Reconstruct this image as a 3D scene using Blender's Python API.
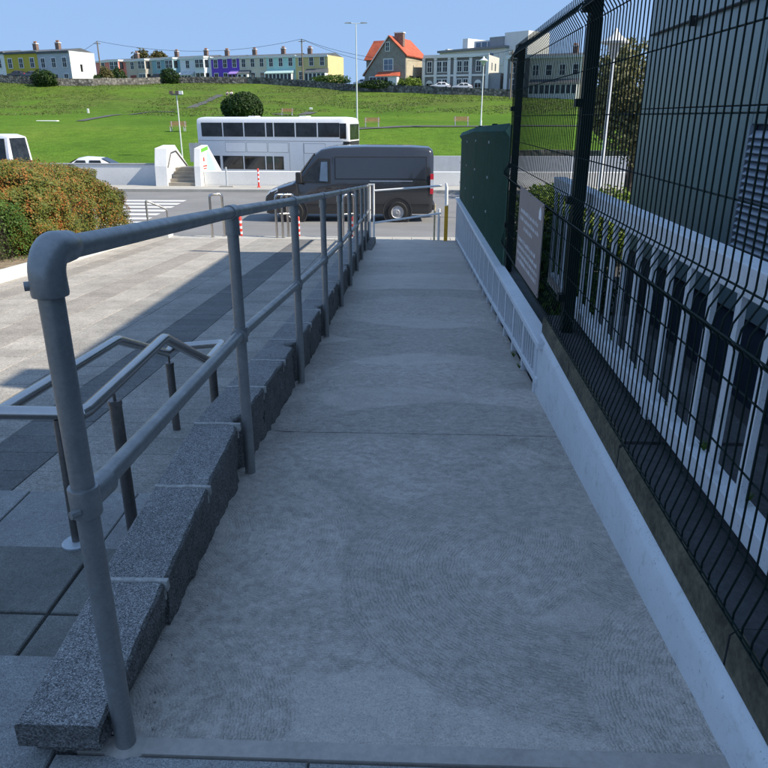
import bpy, math, random
import numpy as np
from mathutils import Vector, Matrix, noise as mnoise

random.seed(7); rng = np.random.default_rng(7)
for o in list(bpy.data.objects): bpy.data.objects.remove(o)
scene = bpy.context.scene
col = scene.collection
R = math.radians

# ------------------------------------------------------------------ camera
EYE = Vector((0, 0, 1.45))
PITCH, YAW, FPX = R(20.609), R(2.189), 710.0
cam = bpy.data.cameras.new('camera'); camo = bpy.data.objects.new('camera', cam)
col.objects.link(camo); scene.camera = camo
camo.location = EYE; camo.rotation_euler = (R(90) - PITCH, 0, YAW)
cam.sensor_width = 36; cam.lens = 36 * FPX / 768; cam.clip_end = 5000; cam.clip_start = 0.05

# ------------------------------------------------------------------ sky, sun, exposure
SUN_EL, SUN_AZ = R(42), R(103)      # azimuth measured clockwise from +Y: to the right of the ramp
world = bpy.data.worlds.new('World'); scene.world = world; world.use_nodes = True
wn = world.node_tree.nodes; wl = world.node_tree.links; wn.clear()
wo = wn.new('ShaderNodeOutputWorld'); wb = wn.new('ShaderNodeBackground'); ws = wn.new('ShaderNodeTexSky')
ws.sky_type = 'NISHITA'; ws.sun_disc = False; ws.sun_elevation = SUN_EL; ws.sun_rotation = SUN_AZ
ws.altitude = 0; ws.air_density = 1.0; ws.dust_density = 0.1; ws.ozone_density = 3.0
wb.inputs[1].default_value = 0.15
wg = wn.new('ShaderNodeGamma'); wg.inputs[1].default_value = 0.12      # soft, even blue sky as in the photo
wt = wn.new('ShaderNodeMix'); wt.data_type = 'RGBA'; wt.blend_type = 'MULTIPLY'; wt.inputs[0].default_value = 1; wt.inputs[7].default_value = (1.02, 1.56, 2.50, 1)
wl.new(ws.outputs[0], wg.inputs[0]); wl.new(wg.outputs[0], wt.inputs[6]); wl.new(wt.outputs[2], wb.inputs[0]); wl.new(wb.outputs[0], wo.inputs[0])
sl = bpy.data.lights.new('sun', 'SUN'); sl.energy = 3.5; sl.angle = R(0.53); sl.color = (1, 0.92, 0.78)
so = bpy.data.objects.new('sun', sl); col.objects.link(so)
sd = Vector((math.sin(SUN_AZ) * math.cos(SUN_EL), math.cos(SUN_AZ) * math.cos(SUN_EL), math.sin(SUN_EL)))
so.rotation_euler = sd.to_track_quat('Z', 'Y').to_euler(); so.location = (20, 10, 30)
vs = scene.view_settings; vs.view_transform = 'Standard'; vs.look = 'None'; vs.gamma = 1; vs.exposure = 0.93
vs.use_curve_mapping = False

# ------------------------------------------------------------------ helpers
def ray(px, py):
    f = Vector((-math.sin(YAW) * math.cos(PITCH), math.cos(YAW) * math.cos(PITCH), -math.sin(PITCH)))
    r = Vector((math.cos(YAW), math.sin(YAW), 0)); u = r.cross(f)
    d = f * FPX + r * (px - 384) - u * (py - 384)
    return d / d.y
def at(px, py, Y):                 # world point seen at a measured photo position, Y metres away
    return EYE + ray(px, py) * Y
def X_at(px, Y, py=110): return at(px, py, Y).x

class MB:
    def __init__(s): s.v = []; s.f = []
    def add(s, vs_, fs):
        b = len(s.v); s.v += [tuple(p) for p in vs_]; s.f += [tuple(i + b for i in q) for q in fs]; return s
    def box(s, x0, x1, y0, y1, z0, z1):
        if x0 > x1: x0, x1 = x1, x0
        if y0 > y1: y0, y1 = y1, y0
        if z0 > z1: z0, z1 = z1, z0
        return s.add([(x0,y0,z0),(x1,y0,z0),(x1,y1,z0),(x0,y1,z0),(x0,y0,z1),(x1,y0,z1),(x1,y1,z1),(x0,y1,z1)],
              [(0,3,2,1),(4,5,6,7),(0,1,5,4),(1,2,6,5),(2,3,7,6),(3,0,4,7)])
    def chbox(s, x0, x1, y0, y1, z0, z1, c):   # box with chamfered top edges
        return s.add([(x0,y0,z0),(x1,y0,z0),(x1,y1,z0),(x0,y1,z0),(x0,y0,z1-c),(x1,y0,z1-c),(x1,y1,z1-c),(x0,y1,z1-c),
               (x0+c,y0+c,z1),(x1-c,y0+c,z1),(x1-c,y1-c,z1),(x0+c,y1-c,z1)],
              [(0,3,2,1),(8,9,10,11),(0,1,5,4),(1,2,6,5),(2,3,7,6),(3,0,4,7),(4,5,9,8),(5,6,10,9),(6,7,11,10),(7,4,8,11)])
    def prism(s, poly, axis, a, b):            # polygon extruded along an axis; poly holds the two other coordinates
        n = len(poly)
        def P(q, t):
            return {'x': (t, q[0], q[1]), 'y': (q[0], t, q[1]), 'z': (q[0], q[1], t)}[axis]
        vs_ = [P(q, a) for q in poly] + [P(q, b) for q in poly]
        fs = [tuple(range(n)), tuple(reversed(range(n, 2*n)))] + [(i, i+n, (i+1) % n + n, (i+1) % n) for i in range(n)]
        return s.add(vs_, fs)
    def tube(s, pts, r, n=8, caps=True):
        pts = [Vector(p) for p in pts]; rs = r if isinstance(r, (list, tuple)) else [r] * len(pts)
        rings = []; up = None
        for i, p in enumerate(pts):
            if i == 0: t = pts[1] - p
            elif i == len(pts) - 1: t = p - pts[i-1]
            else: t = (pts[i+1] - p).normalized() + (p - pts[i-1]).normalized()
            t.normalize()
            if up is None: up = Vector((0,0,1)) if abs(t.z) < .9 else Vector((1,0,0))
            a = t.cross(up).normalized(); b = a.cross(t).normalized(); up = b
            k = 1.0
            if 0 < i < len(pts) - 1:
                c = (pts[i+1]-p).normalized().dot((p-pts[i-1]).normalized()); k = 1 / max(.5, math.sqrt(max(0.01, (1+c)/2)))
            rings.append([p + (a * math.cos(2*math.pi*j/n) + b * math.sin(2*math.pi*j/n)) * rs[i] * (k if k < 1.3 else 1.2) for j in range(n)])
        base = len(s.v)
        for g in rings: s.v += [tuple(q) for q in g]
        for i in range(len(rings) - 1):
            for j in range(n):
                k = (j+1) % n
                s.f.append((base+i*n+j, base+i*n+k, base+(i+1)*n+k, base+(i+1)*n+j))
        if caps:
            s.f.append(tuple(base + j for j in reversed(range(n)))); m = base + (len(rings)-1)*n
            s.f.append(tuple(m + j for j in range(n)))
        return s
    def lathe(s, prof, c=(0,0,0), axis='z', n=16, caps=True):   # prof: (radius, height)
        base = len(s.v)
        for r, h in prof:
            for j in range(n):
                a = 2*math.pi*j/n; u, w = r*math.cos(a), r*math.sin(a)
                q = (u, w, h) if axis == 'z' else ((u, h, w) if axis == 'y' else (h, u, w))
                s.v.append((c[0]+q[0], c[1]+q[1], c[2]+q[2]))
        for i in range(len(prof)-1):
            for j in range(n):
                k = (j+1) % n; s.f.append((base+i*n+j, base+i*n+k, base+(i+1)*n+k, base+(i+1)*n+j))
        if caps: s.f.append(tuple(base+j for j in range(n))); m = base+(len(prof)-1)*n; s.f.append(tuple(m+j for j in range(n)))
        return s
    def quad(s, a, b, c, d): return s.add([a,b,c,d], [(0,1,2,3)])
    def mesh(s, name, m=None, smooth=True):
        me = bpy.data.meshes.new(name); me.from_pydata(s.v, [], s.f); me.update()
        if m: me.materials.append(m)
        if smooth:
            for p in me.polygons: p.use_smooth = True
            me.set_sharp_from_angle(angle=R(38))
        return me
    def build(s, name, m, parent=None, smooth=True, world=False, bevel=0):
        if world and parent is not None:
            l = parent.location; s.v = [(a-l.x, b-l.y, c-l.z) for a, b, c in s.v]
        o = bpy.data.objects.new(name, s.mesh(name, m, smooth)); col.objects.link(o)
        if parent is not None: o.parent = parent
        if bevel:
            bm = o.modifiers.new('bevel', 'BEVEL'); bm.width = bevel; bm.segments = 2; bm.limit_method = 'ANGLE'; bm.angle_limit = R(40)
        return o

def tag(o, label=None, cat=None, group=None, kind=None):
    if label: o['label'] = label
    if cat: o['category'] = cat
    if group: o['group'] = group
    if kind: o['kind'] = kind
    return o
def thing(name, label, cat, loc=(0,0,0), rz=0, group=None):
    o = bpy.data.objects.new(name, None); col.objects.link(o); o.location = loc; o.rotation_euler = (0,0,rz)
    o.empty_display_size = .2
    return tag(o, label, cat, group)
def struct(name, mb, m, parent=None, smooth=False, **k):
    o = mb.build(name, m, parent, smooth, **k)
    if parent is None: o['kind'] = 'structure'
    return o
def linked(name, me, parent, loc=(0,0,0), rz=0, scale=None):
    o = bpy.data.objects.new(name, me); col.objects.link(o); o.parent = parent; o.location = loc; o.rotation_euler = (0,0,rz)
    if scale: o.scale = scale
    return o
def copy_tree(o, parent=None):
    c = o.copy(); col.objects.link(c); c.parent = parent
    for ch in list(o.children): copy_tree(ch, c)
    return c

# ------------------------------------------------------------------ materials
def nodes(name):
    m = bpy.data.materials.new(name); m.use_nodes = True
    nt = m.node_tree; b = nt.nodes['Principled BSDF']
    return m, nt, nt.nodes, nt.links, b
def N(nt, t, **kw):
    n = nt.nodes.new(t)
    for k, v in kw.items(): setattr(n, k, v)
    return n
def noise(nt, vec, scale, detail=4, rough=.6, dist=0):
    n = N(nt, 'ShaderNodeTexNoise'); n.inputs['Scale'].default_value = scale; n.inputs['Detail'].default_value = detail
    n.inputs['Roughness'].default_value = rough; n.inputs['Distortion'].default_value = dist
    nt.links.new(vec, n.inputs['Vector']); return n.outputs['Fac']
def ramp(nt, fac, stops):
    r = N(nt, 'ShaderNodeValToRGB'); e = r.color_ramp.elements
    while len(e) < len(stops): e.new(.5)
    for i, (p, c) in enumerate(stops): e[i].position = p; e[i].color = (*c, 1) if len(c) == 3 else c
    nt.links.new(fac, r.inputs['Fac']); return r.outputs['Color']
def mixc(nt, fac, a, b, mode='MIX'):
    m = N(nt, 'ShaderNodeMix', data_type='RGBA', blend_type=mode)
    for sock, v in ((0, fac), (6, a), (7, b)):
        if hasattr(v, 'links') or hasattr(v, 'is_linked'): nt.links.new(v, m.inputs[sock])
        else: m.inputs[sock].default_value = v if not isinstance(v, tuple) else ((*v, 1) if len(v) == 3 else v)
    return m.outputs[2]
def math_(nt, op, a, b=None):
    m = N(nt, 'ShaderNodeMath', operation=op)
    for i, v in enumerate((a, b)):
        if v is None: continue
        if hasattr(v, 'is_linked'): nt.links.new(v, m.inputs[i])
        else: m.inputs[i].default_value = v
    return m.outputs[0]
def bump(nt, b, h, strength, dist):
    n = N(nt, 'ShaderNodeBump'); n.inputs['Strength'].default_value = strength; n.inputs['Distance'].default_value = dist
    nt.links.new(h, n.inputs['Height']); nt.links.new(n.outputs[0], b.inputs['Normal']); return n
MATS = {}
def mat(name, c, rough=.6, var=.12, scale=3, fine=30, fv=.08, bmp=0, bscale=120, metal=0, objrand=0, spec=.5):
    if name in MATS: return MATS[name]
    m, nt, ns, ls, b = nodes(name); MATS[name] = m
    pos = N(nt, 'ShaderNodeNewGeometry').outputs['Position']
    f1 = noise(nt, pos, scale, 5, .6); f2 = noise(nt, pos, fine, 3, .6)
    lo = tuple(x*(1-var) for x in c); hi = tuple(min(1, x*(1+var)) for x in c)
    cc = ramp(nt, f1, [(.3, lo), (.7, hi)])
    g = ramp(nt, f2, [(.3, (1-fv,)*3), (.7, (1+fv,)*3)])
    cc = mixc(nt, 1.0, cc, g, 'MULTIPLY')
    if objrand:
        oi = N(nt, 'ShaderNodeObjectInfo').outputs['Random']
        cc = mixc(nt, 1.0, cc, ramp(nt, oi, [(0, (1-objrand,)*3), (1, (1+objrand,)*3)]), 'MULTIPLY')
    ls.new(cc, b.inputs['Base Color'])
    b.inputs['Roughness'].default_value = rough; b.inputs['Metallic'].default_value = metal
    b.inputs['Specular IOR Level'].default_value = spec
    if rough < .95:
        rr = N(nt, 'ShaderNodeMapRange'); rr.inputs[3].default_value = max(.02, rough-(.08 if metal < .8 else .02)); rr.inputs[4].default_value = min(1, rough+(.1 if metal < .8 else .03))
        ls.new(f2, rr.inputs[0]); ls.new(rr.outputs[0], b.inputs['Roughness'])
    if bmp: bump(nt, b, noise(nt, pos, bscale, 4, .65), bmp, .01)
    return m

def m_concrete():
    m, nt, ns, ls, b = nodes('brushed_concrete')
    pos = N(nt, 'ShaderNodeNewGeometry').outputs['Position']
    f1 = noise(nt, pos, 1.3, 6, .6, .6); f2 = noise(nt, pos, 60, 4, .7); f3 = noise(nt, pos, 9, 4, .6)
    c = ramp(nt, f1, [(.28, (.49, .432, .375)), (.5, (.53, .468, .407)), (.72, (.575, .51, .445))])
    c = mixc(nt, 1.0, c, ramp(nt, f3, [(.3, (.94,)*3), (.7, (1.05,)*3)]), 'MULTIPLY')
    c = mixc(nt, 1.0, c, ramp(nt, f2, [(.3, (.86,)*3), (.7, (1.12,)*3)]), 'MULTIPLY')
    c = mixc(nt, 1.0, c, ramp(nt, noise(nt, pos, 210, 3, .75), [(.32, (.66,)*3), (.48, (1.0,)*3), (.68, (1.2,)*3)]), 'MULTIPLY')
    # lateral sweeps of the float
    mp = N(nt, 'ShaderNodeMapping'); mp.inputs['Scale'].default_value = (.55, 5, 1); ls.new(pos, mp.inputs[0])
    f4 = noise(nt, mp.outputs[0], 1.1, 5, .6, .9)
    c = mixc(nt, 1.0, c, ramp(nt, f4, [(.3, (.95,)*3), (.68, (1.04,)*3)]), 'MULTIPLY')
    pit = noise(nt, pos, 55, 1, .5)
    c = mixc(nt, 1.0, c, ramp(nt, pit, [(.17, (.5,)*3), (.21, (1,)*3)]), 'MULTIPLY')
    # passes of the float: overlapping crescents of fine concentric drag lines
    wob = noise(nt, pos, 3.0, 3, .6)
    h = None; tone = None
    for i, (cx, cy, r0, r1, tn) in enumerate(((.1, 9.5, .9, 2.6, 1.0), (.2, 7.4, .9, 1.6, .90), (-.1, 6.0, .9, 1.6, 1.05), (.15, 4.6, .80, 1.45, .90), (-.1, 3.75, .70, 1.30, 1.04), (.25, 3.05, .45, 1.10, .88),
            (1.15, 2.55, .25, .80, .93), (-1.05, 2.35, .32, .85, 1.04), (-.25, 2.55, .50, .98, 1.0), (.55, 2.15, .30, .80, .92), (1.2, 1.45, .30, .72, 1.02), (-.9, 1.35, .20, .62, .98))):
        mp = N(nt, 'ShaderNodeMapping'); mp.inputs['Location'].default_value = (-cx, -cy, 0); mp.inputs['Scale'].default_value = (1, 1, 0); ls.new(pos, mp.inputs[0])
        ln = N(nt, 'ShaderNodeVectorMath', operation='LENGTH'); ls.new(mp.outputs[0], ln.inputs[0])
        d = math_(nt, 'ADD', ln.outputs['Value'], math_(nt, 'MULTIPLY', math_(nt, 'SUBTRACT', wob, .5), .16))
        mr = N(nt, 'ShaderNodeMapRange'); mr.inputs[1].default_value = r0; mr.inputs[2].default_value = r1; ls.new(d, mr.inputs[0])
        msk = ramp(nt, mr.outputs[0], [(0, (0,)*3), (.10, (1,)*3), (.93, (1,)*3), (1, (0,)*3)])
        w = N(nt, 'ShaderNodeTexWave', wave_type='RINGS', rings_direction='Z'); ls.new(mp.outputs[0], w.inputs['Vector'])
        w.inputs['Scale'].default_value = 24 + (i % 3)*4; w.inputs['Distortion'].default_value = 9; w.inputs['Detail'].default_value = 4
        w.inputs['Detail Scale'].default_value = 1.1; w.inputs['Detail Roughness'].default_value = .7
        edge = ramp(nt, mr.outputs[0], [(.88, (0,)*3), (.955, (1,)*3), (1, (0,)*3)])
        tv = math_(nt, 'SUBTRACT', tn, math_(nt, 'MULTIPLY', edge, .05))
        if h is None: h = math_(nt, 'MULTIPLY', w.outputs['Fac'], msk); tone = math_(nt, 'ADD', math_(nt, 'MULTIPLY', tv, 0), 1.0)
        else:
            for k, src in ((0, w.outputs['Fac']), (1, tv)):
                mx = N(nt, 'ShaderNodeMix', data_type='FLOAT'); ls.new(msk, mx.inputs[0]); ls.new(tone if k else h, mx.inputs[2]); ls.new(src, mx.inputs[3])
                if k: tone = mx.outputs[0]
                else: h = mx.outputs[0]
    brk = ramp(nt, noise(nt, pos, 26, 3, .6), [(.36, (.05,)*3), (.62, (1,)*3)])
    h = math_(nt, 'MULTIPLY', h, brk)
    h2 = math_(nt, 'ADD', math_(nt, 'MULTIPLY', h, .85), math_(nt, 'MULTIPLY', f2, .55))
    h2 = math_(nt, 'ADD', h2, math_(nt, 'MULTIPLY', noise(nt, pos, 190, 3, .7), .4))
    h2 = math_(nt, 'ADD', h2, math_(nt, 'MULTIPLY', tone, 3.0))
    bump(nt, b, h2, .85, .005)
    c = mixc(nt, 1.0, c, ramp(nt, h, [(0, (1.02,)*3), (1, (.85,)*3)]), 'MULTIPLY')  # relief shading of the drag lines put into the colour too
    cm = N(nt, 'ShaderNodeCombineColor'); [ls.new(tone, cm.inputs[k]) for k in range(3)]
    c = mixc(nt, 1.0, c, cm.outputs[0], 'MULTIPLY')
    st = ramp(nt, noise(nt, pos, 3.2, 5, .7, .8), [(.55, (1,)*3), (.72, (.80, .79, .78))])
    c = mixc(nt, 1.0, c, st, 'MULTIPLY')
    ls.new(c, b.inputs['Base Color']); b.inputs['Roughness'].default_value = .82; b.inputs['Specular IOR Level'].default_value = .35
    return m
def m_granite(name, dark, mid, light, sc=170, rough=.75, objrand=.06, bmp=.3):
    m, nt, ns, ls, b = nodes(name)
    pos = N(nt, 'ShaderNodeNewGeometry').outputs['Position']
    v = N(nt, 'ShaderNodeTexVoronoi'); v.inputs['Scale'].default_value = sc; ls.new(pos, v.inputs['Vector'])
    sp = N(nt, 'ShaderNodeSeparateColor'); ls.new(v.outputs['Color'], sp.inputs[0])
    c = ramp(nt, sp.outputs[0], [(.0, dark), (.22, dark), (.34, mid), (.74, mid), (.88, light), (1, light)])
    c = mixc(nt, 1.0, c, ramp(nt, noise(nt, pos, 2.6, 5, .6), [(.3, (.8,)*3), (.7, (1.15,)*3)]), 'MULTIPLY')
    c = mixc(nt, 1.0, c, ramp(nt, noise(nt, pos, 24, 3, .7), [(.3, (.85,)*3), (.7, (1.1,)*3)]), 'MULTIPLY')
    if objrand:
        oi = N(nt, 'ShaderNodeObjectInfo').outputs['Random']
        c = mixc(nt, 1.0, c, ramp(nt, oi, [(0, (1-objrand,)*3), (1, (1+objrand,)*3)]), 'MULTIPLY')
    ls.new(c, b.inputs['Base Color']); b.inputs['Roughness'].default_value = rough
    bump(nt, b, noise(nt, pos, 140, 4, .7), bmp, .004)
    return m
def m_stain_white(name, c=(.72, .73, .74), stain=(.30, .32, .24), amt=.5):
    m, nt, ns, ls, b = nodes(name)
    pos = N(nt, 'ShaderNodeNewGeometry').outputs['Position']
    base = ramp(nt, noise(nt, pos, 5, 6, .65), [(.3, tuple(x*.88 for x in c)), (.7, c)])
    mk = ramp(nt, noise(nt, pos, 14, 6, .72, .5), [(.55, (0,)*3), (.74, (amt,)*3)])
    cc = mixc(nt, mk, base, stain)
    sp = ramp(nt, noise(nt, pos, 70, 3, .7), [(.62, (1,)*3), (.72, (.5,)*3)])
    cc = mixc(nt, 1.0, cc, sp, 'MULTIPLY')
    ls.new(cc, b.inputs['Base Color']); b.inputs['Roughness'].default_value = .6
    bump(nt, b, noise(nt, pos, 40, 5, .7), .25, .006)
    return m
def m_grass():
    m, nt, ns, ls, b = nodes('park_grass')
    pos = N(nt, 'ShaderNodeNewGeometry').outputs['Position']
    f1 = noise(nt, pos, .045, 6, .65, .5); f2 = noise(nt, pos, .9, 5, .7); f3 = noise(nt, pos, 6, 3, .7)
    c = ramp(nt, f1, [(.3, (.068, .145, .014)), (.5, (.10, .195, .018)), (.7, (.145, .225, .028))])
    c = mixc(nt, 1.0, c, ramp(nt, f2, [(.25, (.72,)*3), (.7, (1.15,)*3)]), 'MULTIPLY')
    # rough unmown bank higher up
    z = N(nt, 'ShaderNodeSeparateXYZ'); ls.new(pos, z.inputs[0])
    mr = N(nt, 'ShaderNodeMapRange'); mr.inputs[1].default_value = 1.6; mr.inputs[2].default_value = 3.6; ls.new(z.outputs[2], mr.inputs[0])
    bank = ramp(nt, f2, [(.25, (.040, .065, .014)), (.5, (.092, .125, .026)), (.75, (.19, .18, .065))])
    mk = math_(nt, 'MULTIPLY', mr.outputs[0], ramp(nt, noise(nt, pos, .12, 4, .6), [(.32, (.05,)*3), (.6, (.75,)*3)]))
    c = mixc(nt, mk, c, bank)
    c = mixc(nt, 1.0, c, ramp(nt, f3, [(.25, (.72,)*3), (.75, (1.2,)*3)]), 'MULTIPLY')
    ls.new(c, b.inputs['Base Color']); b.inputs['Roughness'].default_value = .95; b.inputs['Specular IOR Level'].default_value = .1
    bump(nt, b, math_(nt, 'ADD', f3, math_(nt, 'MULTIPLY', f2, 2)), .5, .35)
    return m
def m_leaf(name, stops, pos_scale=1.2, trans=.25):
    m, nt, ns, ls, b = nodes(name)
    g = N(nt, 'ShaderNodeNewGeometry'); pos = g.outputs['Position']
    f = math_(nt, 'ADD', math_(nt, 'MULTIPLY', noise(nt, pos, pos_scale, 3, .6), .75), math_(nt, 'MULTIPLY', g.outputs['Random Per Island'], .34))
    c = ramp(nt, f, stops)
    ls.new(c, b.inputs['Base Color']); b.inputs['Roughness'].default_value = .55; b.inputs['Specular IOR Level'].default_value = .3
    t = N(nt, 'ShaderNodeBsdfTranslucent'); ls.new(c, t.inputs['Color'])
    mx = N(nt, 'ShaderNodeMixShader'); mx.inputs[0].default_value = trans
    ls.new(b.outputs[0], mx.inputs[1]); ls.new(t.outputs[0], mx.inputs[2])
    ls.new(mx.outputs[0], nt.nodes['Material Output'].inputs['Surface'])
    return m
def m_stones():
    m, nt, ns, ls, b = nodes('rubble_stone')
    pos = N(nt, 'ShaderNodeNewGeometry').outputs['Position']
    v = N(nt, 'ShaderNodeTexVoronoi'); v.inputs['Scale'].default_value = 2.2; ls.new(pos, v.inputs['Vector'])
    sp = N(nt, 'ShaderNodeSeparateColor'); ls.new(v.outputs['Color'], sp.inputs[0])
    c = ramp(nt, sp.outputs[0], [(0, (.09, .085, .08)), (.5, (.19, .18, .165)), (1, (.33, .31, .28))])
    c = mixc(nt, 1.0, c, ramp(nt, v.outputs['Distance'], [(.0, (1.1,)*3), (.8, (.45,)*3)]), 'MULTIPLY')
    ls.new(c, b.inputs['Base Color']); b.inputs['Roughness'].default_value = .95
    bump(nt, b, v.outputs['Distance'], .8, -.1)
    return m
def m_galv(name, c, rough, metal):
    m, nt, ns, ls, b = nodes(name)
    pos = N(nt, 'ShaderNodeNewGeometry').outputs['Position']
    v = N(nt, 'ShaderNodeTexVoronoi'); v.inputs['Scale'].default_value = 130; ls.new(pos, v.inputs['Vector'])
    sp = N(nt, 'ShaderNodeSeparateColor'); ls.new(v.outputs['Color'], sp.inputs[0])
    cc = mixc(nt, 1.0, c, ramp(nt, sp.outputs[0], [(0, (.94,)*3), (1, (1.06,)*3)]), 'MULTIPLY')
    cc = mixc(nt, 1.0, cc, ramp(nt, noise(nt, pos, 11, 6, .75), [(.3, (.88,)*3), (.68, (1.06,)*3)]), 'MULTIPLY')
    spk = ramp(nt, noise(nt, pos, 90, 3, .7), [(.70, (0,)*3), (.76, (.5,)*3)])
    cc = mixc(nt, spk, cc, (.62, .63, .63))
    ls.new(cc, b.inputs['Base Color']); b.inputs['Metallic'].default_value = metal
    rr = ramp(nt, noise(nt, pos, 16, 4, .6), [(.3, (rough-.1,)*3), (.7, (rough+.14,)*3)]); ls.new(rr, b.inputs['Roughness'])
    bump(nt, b, noise(nt, pos, 45, 4, .6), .12, .004)
    return m

concrete = m_concrete()
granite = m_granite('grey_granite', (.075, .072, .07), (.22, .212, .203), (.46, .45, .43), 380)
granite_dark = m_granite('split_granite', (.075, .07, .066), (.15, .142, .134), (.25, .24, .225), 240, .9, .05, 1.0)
slab_light = m_granite('flamed_granite_slab', (.21, .208, .20), (.32, .315, .30), (.42, .412, .395), 400, .85, .05)
slab_dark = m_granite('brown_grey_slab', (.14, .138, .125), (.20, .195, .175), (.26, .252, .225), 380, .88, .08)
def paver_mat(n, c): return m_granite(n, tuple(x*.68 for x in c), c, tuple(min(1, x*1.25) for x in c), 160, .86, .09, .3)
pav_grey = paver_mat('grey_paver', (.33, .305, .268)); pav_dark = paver_mat('dark_paver', (.155, .149, .14))
pav_beige = paver_mat('beige_paver', (.385, .35, .305)); pav_buff = paver_mat('buff_paver', (.325, .29, .25))
white_wall = m_stain_white('white_painted_concrete')
white_metal = m_stain_white('white_painted_metal', (.74, .75, .77), (.33, .36, .24), .35)
mortar = mat('pale_mortar', (.44, .42, .39), .9, .15, 30, 80, .2, .5, 150)
galv = m_galv('galvanised_steel', (.30, .30, .295), .38, .55)
galv_lt = m_galv('pale_galvanised_steel', (.52, .55, .57), .45, .35)
stainless = mat('brushed_stainless', (.50, .48, .46), .22, .06, 3, 20, .04, 0, 0, 1)
stain_dark = mat('satin_steel_post', (.22, .20, .185), .42, .15, 8, 60, .1, 0, 0, .8)
fence_green = mat('dark_green_coating', (.003, .013, .011), .55, .2, 6, 40, .1, 0, 0, 0, 0, .15)
net_green = mat('green_screen_mesh', (.018, .105, .066), .7, .4, 1.5, 60, .25)
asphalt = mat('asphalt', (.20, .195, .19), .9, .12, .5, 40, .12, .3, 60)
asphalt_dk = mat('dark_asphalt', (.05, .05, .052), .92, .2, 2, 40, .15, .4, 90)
pave_con = mat('concrete_footpath', (.40, .38, .34), .9, .12, 1, 30, .1, .2, 60)
soil = mat('dry_soil', (.24, .185, .125), .98, .35, 6, 40, .35, 1.0, 40)
ground_m = mat('rough_ground', (.12, .13, .08), .95, .2, .3, 4, .2)
grass_m = m_grass()
stone_m = m_stones()
path_m = mat('tarmac_path', (.085, .085, .085), .9, .15, .4, 5, .1)
paint_white = mat('road_paint', (.72, .71, .69), .7, .1, 2, 25, .2)
red_plastic = mat('red_plastic', (.70, .045, .03), .4, .08)
white_plastic = mat('white_reflective_band', (.8, .8, .8), .4, .05)
glass_dk = mat('dark_glass', (.020, .023, .025), .05, .8, 1.4, 5, .3, 0, 0, 0, 0, .45)
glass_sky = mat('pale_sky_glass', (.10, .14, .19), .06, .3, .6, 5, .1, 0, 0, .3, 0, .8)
rubber = mat('black_rubber', (.02, .02, .021), .8, .2)
# ------------------------------------------------------------------ levels of the place
S = .079
def RZ(Y): return -S * max(0, Y - 1.28)                       # ramp surface
def PZ(Y): return -.50 - .053 * (Y - 3.14)                    # plaza surface
def rx(Y): return .775 + .0150 * (Y - 1.3)                    # foot of the right-hand kerb
def fx(Y): return rx(Y) + .05                                 # fence line
def lx(Y): return float(np.interp(Y, [0, 1.3, 2.97, 4.5, 6, 7.5, 10, 17], [-.685, -.685, -.745, -.735, -.735, -.75, -.80, -.95]))   # railing line
ROADY = [17.0, 20, 25.5, 31, 37, 60]; ROADZ = [-1.37, -1.64, -2.06, -2.10, -2.13, -2.15]
def QZ(Y): return float(np.interp(Y, ROADY, ROADZ))
PROF = [(-.54, [(52,-2.9),(57,-1.95),(79,.35),(110,1.9),(130,3.4),(144,5.6),(150,7.6),(156,8.5),(170,8.9),(700,10)]),
        (-.20, [(52,-2.9),(57,-1.95),(79,.35),(110,1.9),(140,4.3),(164,7.0),(174,8.6),(182,9.4),(205,10),(700,11)]),
        (.13,  [(52,-2.9),(57,-1.95),(79,.30),(110,1.6),(135,3.6),(149,5.0),(154,6.0),(162,6.4),(180,6.6),(700,9)])]
def G(X, Y):
    u = X / Y; zs = [float(np.interp(Y, [a for a, _ in p], [b for _, b in p])) for _, p in PROF]
    return float(np.interp(u, [q for q, _ in PROF], zs))

def LG(X, Y):                      # lawn surface with its unevenness
    k = min(1, max(0, (Y-62)/12))*min(1, max(0, (185-Y)/12))
    return G(X, Y) + k*(.20*mnoise.noise(Vector((X*.11, Y*.11, 0))) + (.10*mnoise.noise(Vector((X*.3, Y*.3, 3))) if Y > 105 else 0))

# ------------------------------------------------------------------ ground, road, park
struct('ground', MB().box(-600, 600, -60, 53, -3.6, -3.2), ground_m)
def strip(name, x0, x1, ys, zf, m, nx=1, dz=0):
    mb = MB(); xs = [x0 + (x1-x0)*i/nx for i in range(nx+1)]
    for y in ys:
        for x in xs: mb.v.append((x, y, zf(y) + dz))
    for j in range(len(ys)-1):
        for i in range(nx):
            a = j*(nx+1)+i; mb.f.append((a, a+1, a+nx+2, a+nx+1))
    return struct(name, mb, m)
strip('road', -150, 150, ROADY[:5] + [37.05], QZ, asphalt)
def park_mesh():
    mb = MB(); us = np.linspace(-1.6, 1.4, 121); ys = np.concatenate([np.linspace(52, 200, 120), np.array([215, 240, 300, 420, 700])])
    for y in ys:
        for u in us:
            x = u*y; mb.v.append((x, y, LG(x, y)))
    n = len(us)
    for j in range(len(ys)-1):
        for i in range(n-1):
            a = j*n+i; mb.f.append((a, a+1, a+n+1, a+n))
    return mb
struct('park_lawn', park_mesh(), grass_m, smooth=True)
def LZ(X): return float(np.interp(X, [-24, -15], [-2.1, -2.85]))
lot = MB()
for y in (39.2, 53):
    for x in (-150, -24, -21, -18, -15, 150): lot.v.append((x, y, LZ(x)))
lot.f = [(i, i+1, i+7, i+6) for i in range(5)]
struct('coach_parking', lot, asphalt)
fp = MB().box(-150, 150, 37.05, 39.2, -3.2, -2.0)
struct('far_footpath', fp, pave_con)
struct('far_kerb', MB().box(-150, 150, 36.9, 37.046, -2.6, -1.992), mat('kerb_concrete', (.36, .35, .32), .9, .12, 2, 30, .1))
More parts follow.
